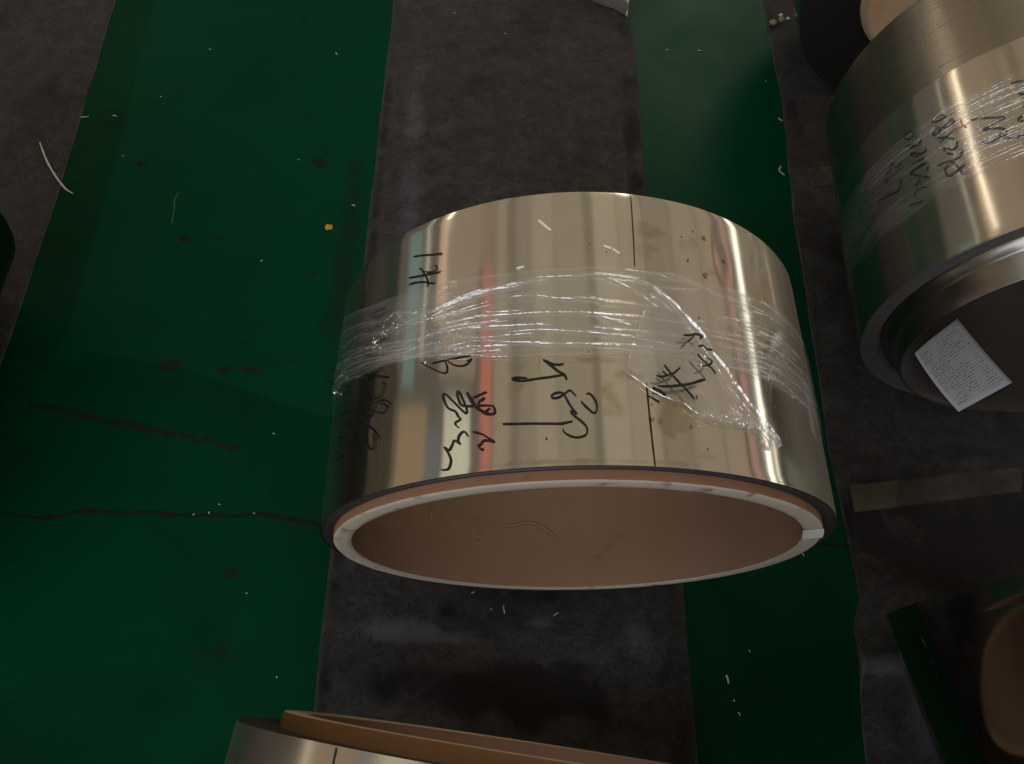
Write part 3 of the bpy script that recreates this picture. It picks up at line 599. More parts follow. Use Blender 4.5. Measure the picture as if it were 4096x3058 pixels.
# ------------------------------------------------------------------ felt mats
def felt_mat(name, left, right, y0, y1, seed, label, lifts=(), oil_shades=(), wave=.0012):
    """a thick felt runner: gently uneven top, soft edges, real thickness"""
    ys = np.arange(y0, y1, .012)
    wid = abs(np.mean(right[1]) - np.mean(left[1]))
    ed = np.array([0, .0015, .003, .005, .008, .012, .018, .026, .036, .048, .062])
    mid = np.linspace(.078, wid - .078, max(24, int(min(wid, 1.2) / .016)))
    u = np.concatenate([ed, mid, wid - ed[::-1]]) / wid
    nu = len(u)
    L = np.interp(ys, left[0], left[1]) + smooth_noise(ys, 0 * ys, seed, .3, 1) * .0014
    Rr = np.interp(ys, right[0], right[1]) + smooth_noise(ys, 0 * ys, seed + 1, .3, 1) * .0014
    Y, U = np.meshgrid(ys, u, indexing='ij')
    X = L[:, None] + (Rr - L)[:, None] * U
    edge = np.minimum(U, 1 - U) * (Rr - L)[:, None]
    Z = -.0015 + wave * smooth_noise(X, Y, seed + 2, .22, .22) * np.clip(edge / .05, 0, 1)
    Z = Z - .0022 * np.exp(-(edge / .004) ** 2)
    for lx, ly, ax, ay, hgt in lifts:
        Z = Z + hgt * np.exp(-((X - lx) / ax) ** 2 - ((Y - ly) / ay) ** 2)
    oil_shade = np.zeros(X.shape)
    for ox, oy, ax, ay, a in oil_shades:
        oil_shade = oil_shade + a * np.exp(-((X - ox) / ax) ** 2 - ((Y - oy) / ay) ** 2)
    oil_shade = oil_shade - .55 * np.exp(-(edge / .0022) ** 2)
    top = np.stack([X, Y, Z], -1).reshape(-1, 3)
    ny = len(ys)
    F = [tuple(f[::-1]) for f in grid_faces(ny, nu)]
    # skirts down to the floor on both long sides
    zl = np.full(ny, FZ + .0003)
    lv = np.c_[X[:, 0] - .0006, ys, zl]
    rv = np.c_[X[:, -1] + .0006, ys, zl]
    b0 = ny * nu
    V = np.concatenate([top, lv, rv])
    for i in range(ny - 1):
        F.append((i * nu, (i + 1) * nu, b0 + i + 1, b0 + i))
        F.append((i * nu + nu - 1, b0 + ny + i, b0 + ny + i + 1, (i + 1) * nu + nu - 1))
    at = np.concatenate([oil_shade.ravel(), np.zeros(2 * ny)])
    o = mesh_obj(name, V, F, M_FELT, None, True, dict(oil_shade=at))
    tag(o, label, 'mat', 'felt runners laid along the floor')
    return o


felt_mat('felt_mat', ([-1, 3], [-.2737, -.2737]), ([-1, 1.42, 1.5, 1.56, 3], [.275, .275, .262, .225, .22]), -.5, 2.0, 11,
         'dark grey felt mat under the middle coil, with painted bluish sheen and shade patches',
         oil_shades=((.05, .04, .18, .048, 1.15), (-.17, .055, .05, .03, .5), (-.085, .148, .022, .016, .9), (.06, .178, .13, .018, .7), (-.05, 1.1, .09, .06, .5), (.12, .9, .06, .08, .4), (-.262, .6, .014, 1.6, .6), (.255, .9, .03, 1.2, .55), (-.03, 1.35, .12, .04, .35),  # dark patches close to the coil rim paint contact shade into the felt
               (-.16, .125, .07, .022, -.8), (-.06, .112, .06, .016, -.6), (.05, .14, .03, .012, -.8), (.2, .11, .035, .05, -.6), (.17, .178, .06, .012, -.6), (-.2, .165, .04, .02, -.35), (-.2, 1.0, .03, .5, -.5), (.2, .95, .03, .2, -.3), (-.03, .95, .1, .07, -.3)))  # negative patches paint bluish sheen into the felt
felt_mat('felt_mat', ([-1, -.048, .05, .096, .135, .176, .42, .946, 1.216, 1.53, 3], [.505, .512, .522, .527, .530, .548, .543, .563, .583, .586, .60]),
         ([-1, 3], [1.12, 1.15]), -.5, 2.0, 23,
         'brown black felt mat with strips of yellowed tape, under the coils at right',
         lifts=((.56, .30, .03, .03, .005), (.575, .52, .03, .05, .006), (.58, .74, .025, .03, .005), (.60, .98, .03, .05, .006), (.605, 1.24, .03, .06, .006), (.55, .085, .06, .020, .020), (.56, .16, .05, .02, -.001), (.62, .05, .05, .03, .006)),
         oil_shades=((.78, .28, .40, .14, .9), (.62, 1.02, .04, .05, .8), (.6, 1.2, .03, .12, .6), (.56, .085, .045, .016, -1.1), (.60, .02, .03, .05, -.6), (.66, 1.3, .05, .12, -.4), (.60, .75, .03, .2, -.3)), wave=.0022)  # widest dark patch paints shade, pale patch on the fold paints a highlight
felt_mat('felt_mat', ([-1, 3], [-8.6, -8.6]), ([-1, .565, .891, 1.497, 3], [-.886, -.889, -.892, -.913, -.95]), -.5, 2.0, 37,  # widened far out of view so the middle coil mirrors dark felt
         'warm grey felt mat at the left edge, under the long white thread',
         oil_shades=((-1.0, 1.2, .05, .08, .6), (-1.02, .95, .06, .05, .5)))

# ------------------------------------------------------------------ coil builder
def wound_profile(r0, r1, s, n, amp, seed, sign):
    """end face of the wound strip: n wraps, each a hair in or out"""
    r = np.random.default_rng(seed)
    edges = np.linspace(r0, r1, n + 1)
    prof = []
    drift = 0
    for i in range(n):
        drift = .6 * drift + r.normal(0, amp)
        a, b = edges[i], edges[i + 1]
        w = b - a
        prof += [(a + .12 * w, s - sign * drift), (b - .12 * w, s - sign * drift), (b, s - sign * (drift - .0006))]
    return prof


def barrel(name, R, rc, s0, s1, mat, parent, nth=420, ns=40, amp=.00009, seed=1, stain=None, th0=-180., th1=180., lip=.0004, dents=()):
    th = np.linspace(th0, th1, nth)
    s = np.linspace(s0, s1, ns)
    T, S = np.meshgrid(th, s, indexing='ij')
    blend = np.clip((180 - np.abs(T)) / 25, 0, 1)
    dr = amp * blend * (smooth_noise(T * np.pi / 180 * R, S, seed, .12, .5) + .35 * smooth_noise(T * np.pi / 180 * R, S, seed + 1, .05, .25))
    for dt, ds, at, as_, a in dents:
        dr = dr + a * np.exp(-((T - dt) / at) ** 2 - ((S - ds) / as_) ** 2)
    e = np.minimum(S - s0, s1 - S)
    dr = dr - lip * .5 * np.exp(-(e / .0008) ** 2)
    v = on_cyl(T, S, R + dr, rc).reshape(-1, 3)
    at = None
    if stain is not None:
        hz = np.clip((T - 33) / 12, 0, 1)
        at = dict(stain=stain(T, S * 1000).ravel(), haze=(.42 * hz * hz * (3 - 2 * hz)).ravel())
    uv = np.stack([T / 360, S], -1).reshape(-1, 2)
    return mesh_obj(name, v, [f[::-1] for f in grid_faces(nth, ns)], mat, parent, True, at, uv)


def arc_patch(name, R0, R1, rc, s, thc, dth, mat, parent, n=10, bulge=.0006):
    """a piece stuck over the end of the core, wrapping slightly over its edge"""
    th = np.linspace(thc - dth, thc + dth, n)
    prof = [(R0 + .0005, s + .014), (R0 + .0004, s - .0006), (R0 + .001, s - bulge), (R1 - .001, s - bulge), (R1 + .0004, s - .0004), (R1 + .0004, s + .004)]
    V = [on_cyl(t, p[1], p[0], rc) for t in th for p in prof]
    return mesh_obj(name, V, grid_faces(n, len(prof)), mat, parent)


# ---- main coil
MX, MY, MYAW, MR, ML = .0791, .1917, R_(.5305), .2894, .2819
MP, MRO, MRI = .0081, .2747, .2540
coil = empty('steel_coil', (MX, MY, 0), MYAW)
tag(coil, 'shiny steel coil in the middle with black handwriting and a clear film band', 'steel coil')


def main_stain(T, S):
    def g(t, s, at, as_, a): return a * np.exp(-((T - t) / at) ** 2 - ((S - s) / as_) ** 2)
    z = np.zeros(T.shape)
    for q in ((13, 45, 4, 22, .62), (15, 62, 6, 14, .6), (6, 82, 4, 7, .55), (2, 55, 3, 30, .38), (18, 14, 5, 10, .35), (12, 238, 4, 14, .55), (20, 232, 4, 22, .38), (11, 215, 5, 25, .36),
              (-10, 110, 3, 60, .30), (-14, 60, 2.5, 80, .33), (0, 96, 9, 5, .42), (25, 205, 3, 10, .4), (-2, 3, 30, 3.5, .48), (-5, 95, 12, 4, .36)):
        z = np.maximum(z, g(*q))
    return z * 1.18


bar = barrel('outer_wrap', MR, MR, 0, ML, M_STEEL, coil, 900, 70, .00010, 41, main_stain,
             dents=((27.5, .222, 2.0, .022, -.00035), (25.0, .235, 1.4, .03, .0002), (-50, .238, 3, .012, .0002), (10.5, .262, 1.5, .008, .00012), (38, .02, 3, .03, -.0002)))
lathe('wound_edge', [(MRO - .0005, .012)] + wound_profile(MRO, MR - .0004, .0006, 7, .0007, 4, 1) + [(MR - .0002, .0025)], MR, M_WOUND, coil, 360)
lathe('wound_edge', [(MRO - .0005, ML - .012)] + wound_profile(MRO, MR - .0004, ML - .0006, 7, .0005, 5, -1) + [(MR - .0002, ML - .0025)], MR, M_WOUND, coil, 240)


def rim_jit(T, r, s, K):
    a = smooth_noise(T * .0045, K * .1, 71, .05, 1)
    return .00008 * a * (K > 0), .00008 * smooth_noise(T * .0045, K * .2, 72, .03, 1)


core = lathe('core_tube', [(MRO, ML + .004), (MRO, .02), (MRO, -MP + .0012), (MRO - .001, -MP + .0004)], MR, M_KRAFT_OUT, coil, 360)
lathe('tube_lining', [(MRI + .0012, -MP + .0008), (MRI, -MP + .003), (MRI, .06), (MRI, .14), (MRI, ML - .01), (MRI, ML + .004), (MRO, ML + .004)], MR, M_KRAFT, core, 360)
lathe('core_rim', [(MRO - .0006, -MP + .0006), (MRO - .0016, -MP - .0004), (MRO - .006, -MP - .0006), (MRI + .008, -MP - .0004), (MRI + .0022, -MP - .0003), (MRI + .0008, -MP + .0010)], MR, M_RIM, core, 420, rim_jit)
arc_patch('white_tape', MRI, MRO, MR, -MP - .0004, 70.0, 4.6, M_TAPE_W, core)

# outer tail of the strip: a dark oily gap along the barrel
for part, pts in (('near', [(8.62, .3), (8.5, 22), (8.43, 41), (8.40, 58), (8.36, 76)]), ('far', [(8.11, 196), (8.3, 220), (8.40, 236), (8.5, 262), (8.54, 279)])):
    strokes_on_coil('strip_seam', [(1.3 if part == 'near' else .85, pts)], MR, MR, .0007, M_SEAM, coil)
for wname, ss in WRITING_MAIN.items():
    strokes_on_coil('handwriting', ss, MR, MR, .0009, M_INK, coil, 1.35)
# dried oil drops
for r, t, s in SPOTS:
    n = 14
    a = np.linspace(0, 2 * np.pi, n, endpoint=False)
    jit = 1 + .15 * rng.normal(0, 1, n)
    ring = [on_cyl(t + np.degrees(r * j * math.cos(x) / 1000 / MR), (s + 1.3 * r * j * math.sin(x)) / 1000, MR + .0006, MR) for x, j in zip(a, jit)]
    V = ring + [on_cyl(t, s / 1000, MR + .0009, MR)]
    mesh_obj('oil_drop', V, [(i, (i + 1) % n, n) for i in range(n)], M_SPOT, coil)

# ---- stretch film on the main coil
FU, FL = np.array(FILM_UPPER), np.array(FILM_LOWER)


def film_field(T, S, lines, seed):
    """height (m) and fold weight of the wrinkled film at (deg, mm)"""
    U = np.radians(T) * MR * 1000
    h = .22 * np.abs(smooth_noise(U, S, seed, 260, 9.0)) + .10 * np.abs(smooth_noise(U, S, seed + 1, 120, 5.0))
    left = np.exp(-((T + 36) / 9) ** 2)
    h = h + left * .55 * np.abs(smooth_noise(U, S, seed + 2, 30, 8.0)) + left * 1.6
    f = .07 * np.clip(smooth_noise(U, S, seed + 3, 260, 4.0), 0, 2) + .05 * np.clip(smooth_noise(U, S, seed + 4, 150, 2.0), 0, 2) + .04 * left
    f = f * np.clip((T + 60) / 22, .1, 1)
    return .0021 + h * .00075, np.clip(f, 0, 1)


def build_film():
    th = np.concatenate([np.arange(-180, -82, 3.0), np.arange(-82, 62, .30), np.arange(62, 180.1, 3.0)])
    nv = 110
    up = np.interp(th, FU[:, 0], FU[:, 1], left=None, right=None)
    lo = np.interp(th, FL[:, 0], FL[:, 1])
    back = np.clip((np.abs(th) - 75) / 60, 0, 1)
    up = up * (1 - back) + 190 * back
    lo = lo * (1 - back) + 110 * back
    up = up + .6 * smooth_noise(th, 0 * th, 91, 9, 1)
    lo = lo + .6 * smooth_noise(th, 0 * th, 92, 9, 1)
    w = np.linspace(0, 1, nv)
    T = np.repeat(th[:, None], nv, 1)
    S = lo[:, None] + (up - lo)[:, None] * w
    h, f = film_field(T, S, None, 101)
    e = np.minimum(w, 1 - w) * 40
    h = .0017 + (h - .0017) * np.clip(e / 4, 0, 1)[None]
    f = f + .16 * np.exp(-(e / .45) ** 2)[None]
    U = np.radians(T) * MR * 1000
    d = np.full(T.shape, 1e3)
    for w_, pts in RIDGES:
        q = np.array(pts, float)
        q[:, 0] = np.radians(q[:, 0]) * MR * 1000
        q = catmull(q, 12.0)
        lo_, hi_ = q[:, 0].min() - 8, q[:, 0].max() + 8
        sel = np.where((U[:, 0] > lo_) & (U[:, 0] < hi_))[0]
        d[sel] = np.minimum(d[sel], seg_dist(U[sel], S[sel], q))
    vis = np.clip((T + 62) / 25, .15, 1)
    f = f + (.075 * np.exp(-(d / 3.0) ** 2) + .16 * np.exp(-(d / .8) ** 2) + .028) * vis
    h = h + .0005 * np.exp(-(d / 1.8) ** 2)
    wrapc = np.clip((180 - np.abs(T)) / 10, 0, 1)
    h = .0017 + (h - .0017) * wrapc
    V = on_cyl(T, S / 1000, MR + h, MR).reshape(-1, 3)
    return mesh_obj('stretch_film', V, [q[::-1] for q in grid_faces(len(th), nv)], M_FILM, coil, True, dict(fold=f.ravel()))


film = build_film()


def fold_ridge(name, w, pts, lift, parent, mat, R=MR, rc=MR, seed=0, hgt=None):
    """a pleat of film: a little tent of plastic running along the band"""
    p = np.array(pts, float)
    p[:, 0] = np.radians(p[:, 0]) * R * 1000
    c = catmull(p, 2.0)
    rr = np.random.default_rng(seed)
    n = len(c)
    c = c + np.stack([0 * c[:, 0], .25 * np.convolve(rr.normal(0, 1, n + 4), np.ones(5) / 2.2, 'valid')], 1)
    a, b = ribbon2d(c, w, .85, .22, seed)
    hg = (hgt if hgt else w * .42) / 1000 * (1 + .3 * np.convolve(rr.normal(0, 1, n + 4), np.ones(5) / 2.2, 'valid'))
    V = []
    for k in range(n):
        V.append(on_cyl(np.degrees(a[k, 0] / 1000 / R), a[k, 1] / 1000, R + lift, rc))
        V.append(on_cyl(np.degrees(c[k, 0] / 1000 / R), c[k, 1] / 1000 + rr.normal(0, .00012), R + lift + max(.0002, hg[k]), rc))
        V.append(on_cyl(np.degrees(b[k, 0] / 1000 / R), b[k, 1] / 1000, R + lift, rc))
    F = []
    for k in range(n - 1):
        q = 3 * k
        F += [(q, q + 1, q + 4, q + 3), (q + 1, q + 2, q + 5, q + 4)]
    return mesh_obj(name, V, F, mat, parent, False)


for i, (w, pts) in enumerate(RIDGES):
    fold_ridge('film_pleat', w * (.9 if pts[0][0] > -42 else .55), pts, (.0031 if pts[0][0] > -30 else .0038), film, M_FOLD, seed=200 + i)


rp = np.random.default_rng(61)
for i in range(26):
    a0 = rp.uniform(-33, -27)
    b0 = rp.uniform(110, 176)
    ln = rp.uniform(5, 15)
    fan = (b0 - 150) * .25
    fold_ridge('film_pleat', rp.uniform(.35, .8), [(a0, b0 - fan), (a0 + ln * .4, b0), (a0 + ln, b0 + fan * .5 + rp.normal(0, 1))], .0034, film, M_FOLD, seed=700 + i)
for i in range(20):
    a0 = rp.uniform(22, 34)
    b0 = rp.uniform(104, 186)
    ln = rp.uniform(14, 30)
    fold_ridge('film_pleat', rp.uniform(.35, .8), [(a0, b0), (a0 + ln * .5, b0 + rp.normal(0, 1)), (a0 + ln, b0 + rp.normal(0, 1.5))], .0028, film, M_FOLD, seed=740 + i)


def glints(name, spots, R, rc, parent, mat, seed):
    """crumpled knots of film: many tiny bent facets"""
    r = np.random.default_rng(seed)
    V, F = [], []
    for t, s, dt, ds, n, h0, h1, size in spots:
        for k in range(n):
            tt, ss = r.normal(t, dt), r.normal(s, ds)
            c = on_cyl(tt, ss / 1000, R + r.uniform(h0, h1), rc)
            d1 = r.normal(0, 1, 3); d1 /= np.linalg.norm(d1)
            nrm = on_cyl(tt, 0, 1, 0) + r.normal(0, .45, 3)
            d1 = d1 - nrm * (d1 @ nrm) / (nrm @ nrm); d1 /= np.linalg.norm(d1)
            d2 = np.cross(nrm, d1); d2 /= np.linalg.norm(d2)
            a, b = size * r.uniform(.5, 1.6) / 1000, size * r.uniform(.2, .6) / 1000
            q = len(V)
            V += [c - d1 * a, c - d2 * b + nrm * .0003, c + d1 * a, c + d2 * b]
            F += [(q, q + 1, q + 2), (q, q + 2, q + 3)]
    o = mesh_obj(name, V, F, mat, parent, False)
    o['kind'] = 'stuff'
    return o


glints('film_crumple', ((-40, 165, 2.5, 6, 40, .004, .007, 1.4), (-33, 158, 3, 9, 80, .004, .006, 1.0), (-28, 140, 3, 12, 70, .003, .005, .9), (-24, 122, 5, 6, 60, .002, .003, 1.2),
                        (-46, 160, 1.2, 6, 30, .003, .007, 2.0), (-66, 150, 3, 8, 20, .002, .005, 2.0)), MR, MR, film, M_GLINT, 31)


def poly_sheet(name, outline, parent, mat, lift, seed, cuts=4):
    bm = bmesh.new()
    vs = [bm.verts.new((np.radians(t) * MR * 1000, s, 0)) for t, s in outline]
    es = [bm.edges.new((vs[i], vs[(i + 1) % len(vs)])) for i in range(len(vs))]
    bmesh.ops.triangle_fill(bm, use_beauty=True, edges=es)
    for _ in range(cuts):
        bmesh.ops.subdivide_edges(bm, edges=[e for e in bm.edges if e.calc_length() > 3.2], cuts=1, use_grid_fill=True)
        bmesh.ops.triangulate(bm, faces=[f for f in bm.faces if len(f.verts) > 3])
    P = np.array([v.co[:] for v in bm.verts])
    bm.verts.index_update()
    F = [[v.index for v in f.verts] for f in bm.faces]
    bm.free()
    U, S = P[:, 0], P[:, 1]
    h = lift + .0008 * smooth_noise(U, S, seed, 70, 60) + .00012 * smooth_noise(U, S, seed + 1, 22, 16)
    low = np.exp(-((S - 45) / 18) ** 2)
    h = h + low * (.0006 * np.abs(smooth_noise(U, S, seed + 2, 9, 8)) + .001)
    fold = .03 + .06 * np.clip(smooth_noise(U, S, seed + 3, 30, 14), 0, 2) + .08 * low
    V = on_cyl(np.degrees(U / 1000 / MR), S / 1000, MR + np.maximum(h, .0022), MR)
    return mesh_obj(name, V, F, mat, parent, True, dict(fold=fold))


flap = poly_sheet('film_flap', FLAP, film, M_FLAP, .0042, 55)
FP = FLAP + [FLAP[0]]
fold_ridge('flap_edge', 1.0, FP[0:6], .0045, film, M_FOLD, seed=301)
fold_ridge('flap_edge', 1.3, FP[5:18], .0045, film, M_FOLD, seed=302)
fold_ridge('flap_edge', 2.6, FP[17:31], .0048, film, M_FOLD, seed=303, hgt=1.6)
fold_ridge('flap_edge', 1.3, [(11.0, 171), (13.6, 158), (16.5, 139), (19.0, 120), (21.2, 103), (23.9, 84), (26.2, 69), (29, 56), (32.5, 40)], .0050, film, M_FOLD, seed=304)
fold_ridge('flap_edge', .9, [(18.5, 108), (20.5, 96), (22.5, 82), (24.5, 66), (25, 58)], .0054, film, M_FOLD, seed=305)
fold_ridge('flap_edge', 2.2, [(29.6, 47), (31.6, 41), (34.3, 33)], .0050, film, M_FOLD, seed=306, hgt=2.5)
glints('flap_crumple', ((25, 54, 1.2, 5, 70, .006, .009, 1.3), (23, 47, 3.2, 2.0, 90, .006, .009, 1.1), (29, 48, 2.2, 3, 80, .006, .009, 1.3), (32.5, 38, 1.0, 4, 40, .004, .007, 1.5),
                        (20, 103, 1.5, 5, 30, .006, .008, 1.2), (27, 70, 2, 9, 30, .005, .008, 1.1), (41, 118, 2.5, 20, 60, .002, .004, 1.0)), MR, MR, film, M_GLINT, 77)
strokes_on_coil('marker_smudge', WRITING_FLAP['flap_mark'], MR, MR, .0074, M_INK, film, 1.45)

# ---- right coil with protruding steel core
X2, Y2, W2, R2, L2, LS2 = .7951, .5112, -.0496, .2799, .4279, .2713
RI2, P2, RC2 = .2592, .0389, .2328
coil2 = empty('steel_coil', (X2, Y2, 0), W2)
tag(coil2, 'steel coil at the right with a protruding metal core and writing under clear film', 'steel coil')
barrel('outer_wrap', R2, R2, 0, LS2, M_STEEL_B, coil2, 480, 40, .00010, 61)
barrel('inner_wrap', R2 - .0016, R2, LS2 - .003, L2, M_STEEL_DULL, coil2, 360, 30, .00008, 63)
lathe('wound_edge', [(RI2 - .012, .02), (RI2 - .004, .004)] + wound_profile(RI2, R2 - .0003, .0002, 9, .00025, 8, 1) + [(R2 - .0001, .002)], R2, M_RING, coil2, 320)
lathe('back_edge', [(R2 - .002, L2 - .002), (R2 - .004, L2 - .0005), (RC2, L2 - .0005)], R2, M_WOUND, coil2, 200)
lathe('wrap_step', [(R2 - .0002, LS2 + .0002), (R2 - .0017, LS2 + .0002)], R2, M_SEAM, coil2, 200)
tube = lathe('core_tube', [(RI2 - .010, .022), (RI2 - .011, .004), (RC2 + .004, -.001), (RC2 + .0012, -.006), (RC2, -P2 + .001), (RC2 - .0008, -P2)], R2, M_TUBE, coil2, 320)
lathe('tube_lining', [(RC2 - .0008, -P2), (RC2 - .004, -P2 + .0002), (RC2 - .0052, -P2 + .0015), (RC2 - .0055, 0), (RC2 - .0055, .1), (RC2 - .0055, L2)], R2, plain('dark_bore', (.036, .032, .029), .45, .3, 20, .5), tube, 280)
for wname, ss in WRITING_RIGHT.items():
    strokes_on_coil('handwriting', ss, R2, R2, .0009, M_INK, coil2, 1.8)
strokes_on_coil('red_handwriting', WRITING_RED['red_mark'], R2, R2, .0010, M_INK_RED, coil2, 1.25)


def film2():
    th = np.concatenate([np.arange(-180, -95, 3.0), np.arange(-95, 25, .4), np.arange(25, 180.1, 3.0)])
    nv = 80
    w = np.linspace(0, 1, nv)
    lo = 95 + 6 * smooth_noise(th, 0 * th, 11, 40, 1) * 1.0
    up = 215 + 4 * smooth_noise(th, 0 * th, 12, 40, 1)
    wrapc = np.clip((180 - np.abs(th)) / 20, 0, 1)
    lo = 95 + (lo - 95) * wrapc
    up = 215 + (up - 215) * wrapc
    T = np.repeat(th[:, None], nv, 1)
    S = lo[:, None] + (up - lo)[:, None] * w
    U = np.radians(T) * R2 * 1000
    hh = .25 * np.abs(smooth_noise(U, S, 401, 200, 8)) + .12 * np.abs(smooth_noise(U, S, 402, 90, 5.0))
    f = .05 * np.clip(smooth_noise(U, S, 403, 220, 4), 0, 2) + .05 * np.clip(smooth_noise(U, S, 405, 120, 2), 0, 2)
    wr = np.clip((180 - np.abs(T)) / 10, 0, 1)
    V = on_cyl(T, S / 1000, R2 + .0021 + wr * hh * .0008, R2).reshape(-1, 3)
    return mesh_obj('stretch_film', V, [q[::-1] for q in grid_faces(len(th), nv)], M_FILM, coil2, True, dict(fold=f.ravel()))


f2 = film2()
rr = np.random.default_rng(17)
for i in range(64):
    s0 = rr.uniform(97, 212)
    t0 = rr.uniform(-90, -15)
    ln = rr.uniform(14, 48)
    pts = [(t0 + ln * k / 4, s0 + rr.normal(0, 1.0) + k * rr.normal(0, .6)) for k in range(5)]
    fold_ridge('film_pleat', rr.uniform(.35, .95), pts, .0025, f2, M_FOLD, R2, R2, 500 + i)
for s0 in (97, 101, 104, 107):
    fold_ridge('film_pleat', 1.1, [(-48 + s0 * .05, s0), (-30, s0 + 1), (-15, s0 + .5), (5, s0)], .0025, f2, M_FOLD, R2, R2, 560 + s0)
glints('film_crumple', ((-36, 150, 8, 24, 150, .002, .004, 1.0), (-27, 165, 7, 22, 150, .002, .004, .9), (-45, 135, 6, 14, 50, .002, .004, 1.0)), R2, R2, f2, M_GLINT, 99)

# ---- dark coil behind the right one
coil3 = empty('steel_coil', (.812, 1.221, 0), 0.0)
tag(coil3, 'dark coil with a tan board bore, standing behind at the top right', 'steel coil')
R3, RI3 = .275, .165
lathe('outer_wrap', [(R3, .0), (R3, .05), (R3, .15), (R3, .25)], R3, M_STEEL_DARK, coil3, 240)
lathe('wound_edge', [(RI3 + .002, .004)] + wound_profile(RI3 + .003, R3 - .0002, .0, 24, .00015, 18, 1) + [(R3, .001)], R3, M_WOUND_DARK, coil3, 240)
c3 = lathe('core_tube', [(RI3 + .002, .006), (RI3 + .001, -.004), (RI3 - .010, -.004), (RI3 - .0105, .0), (RI3 - .0105, .25)], R3, M_TAN, coil3, 200)
for t in (-128.0,):
    V = [on_cyl(t + d, s, RI3 - .0112, R3) for s in np.linspace(-.002, .24, 12) for d in (-.25, .25)]
    mesh_obj('lining_seam', V, [(2 * i, 2 * i + 1, 2 * i + 3, 2 * i + 2) for i in range(11)], M_SEAM, c3)

# ---- coil at the bottom edge
X4, Y4, W4, R4, RO4 = .061, -.0376, -.1287, .32, .2812
coil4 = empty('steel_coil', (X4, Y4, 0), W4)
tag(coil4, 'coil cut off by the bottom edge, its brown board core sticking out', 'steel coil')
barrel('outer_wrap', R4, R4, -.30, 0, M_STEEL_C4, coil4, 360, 24, .00006, 83)
lathe('wound_edge', [(RO4 - .001, -.01)] + wound_profile(RO4, R4 - .0003, -.0006, 16, .0005, 28, -1) + [(R4 - .0002, -.002)], R4, plain('rusty_wound_edges', (.05, .036, .030), .5, .4, 150, .4), coil4, 320)
c4 = lathe('core_tube', [(RO4, -.28), (RO4, -.01), (RO4, .0105), (RO4 - .0008, .0118)], R4, M_ORANGE, coil4, 320)
lathe('core_rim', [(RO4 - .0008, .0118), (RO4 - .004, .0122), (RO4 - .022, .0120), (RO4 - .0232, .0105)], R4, M_TAN, c4, 320)
lathe('tube_lining', [(RO4 - .0232, .0105), (RO4 - .0235, 0), (RO4 - .0235, -.14), (RO4 - .0235, -.28)], R4, M_BORE4, c4, 240)
strokes_on_coil('strip_seam', [(1.5, [(-33.4, -1), (-33.3, -40), (-33.2, -120)])], R4, R4, .0005, M_SEAM, coil4)

# ---- dark coil at the bottom right corner
coil5 = empty('steel_coil', (.8302, .1896, 0), .1813)
R5 = .42
tag(coil5, 'dark mirror coil cut off by the bottom right corner', 'steel coil')
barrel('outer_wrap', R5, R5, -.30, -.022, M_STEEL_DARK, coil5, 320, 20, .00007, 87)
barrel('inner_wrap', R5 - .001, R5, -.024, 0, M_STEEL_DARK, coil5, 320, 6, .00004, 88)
lathe('wound_edge', [(R5 - .001, 0), (R5 - .004, .0), (.402, -.0004)], R5, M_WOUND, coil5, 240)
c5 = lathe('core_tube', [(.402, -.006), (.4015, -.004), (.394, -.004), (.3935, -.006), (.3935, -.3)], R5, M_KRAFT, coil5, 200)

# ---- coil peeking in at the left edge
coil6 = empty('steel_coil', (-1.0617, .7074, 0), 0.0)
R6 = .28
tag(coil6, 'sliver of a coil mirroring the green floor at the left edge', 'steel coil')
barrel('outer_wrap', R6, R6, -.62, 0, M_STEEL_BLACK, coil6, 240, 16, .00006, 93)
lathe('wound_edge', [(R6 - .0004, -.001), (R6 - .004, -.0004), (.265, -.0006)], R6, M_WOUND, coil6, 200)
lathe('core_tube', [(.265, -.002), (.2645, .003), (.254, .003), (.2535, 0), (.2535, -.62)], R6, M_KRAFT, coil6, 160)

# ------------------------------------------------------------------ paper sheet lying in the right coil's bore
def paper_material():
    m, nt, b = new_mat('printed_sheet')
    h = N(nt)
    uv = h.uv()
    sep = h.node('ShaderNodeSeparateXYZ'); h.link(uv, sep.inputs[0])
    x, y = sep.outputs[0], sep.outputs[1]
    # ruled print: text rows broken into words, columns of a form
    row = h.math('FRACT', h.math('MULTIPLY', x, 26.0))
    rowm = h.math('MULTIPLY', h.ramp(row, .25, .32), h.math('SUBTRACT', 1.0, h.ramp(row, .72, .8)))
    words = h.ramp(h.noise(h.mapping(uv, (26, 60, 1)), 1.0, 3, .7), .44, .52)
    block = h.ramp(h.noise(h.mapping(uv, (5, 3.2, 1), (3.3, 1.2, 0)), 1.0, 2, .5), .36, .48)
    inx = h.math('MULTIPLY', h.ramp(x, .05, .07), h.math('SUBTRACT', 1.0, h.ramp(x, .93, .95)))
    iny = h.math('MULTIPLY', h.ramp(y, .06, .08), h.math('SUBTRACT', 1.0, h.ramp(y, .92, .94)))
    ink = h.math('MULTIPLY', h.math('MULTIPLY', rowm, words), h.math('MULTIPLY', h.math('MULTIPLY', inx, iny), h.math('MULTIPLY_ADD', block, .75, .25)))
    c = h.mix(h.math('MULTIPLY', ink, .8), C4(.58, .61, .70), C4(.07, .10, .15))
    h.link(c, b.inputs['Base Color'])
    b.inputs['Roughness'].default_value = .7
    return m


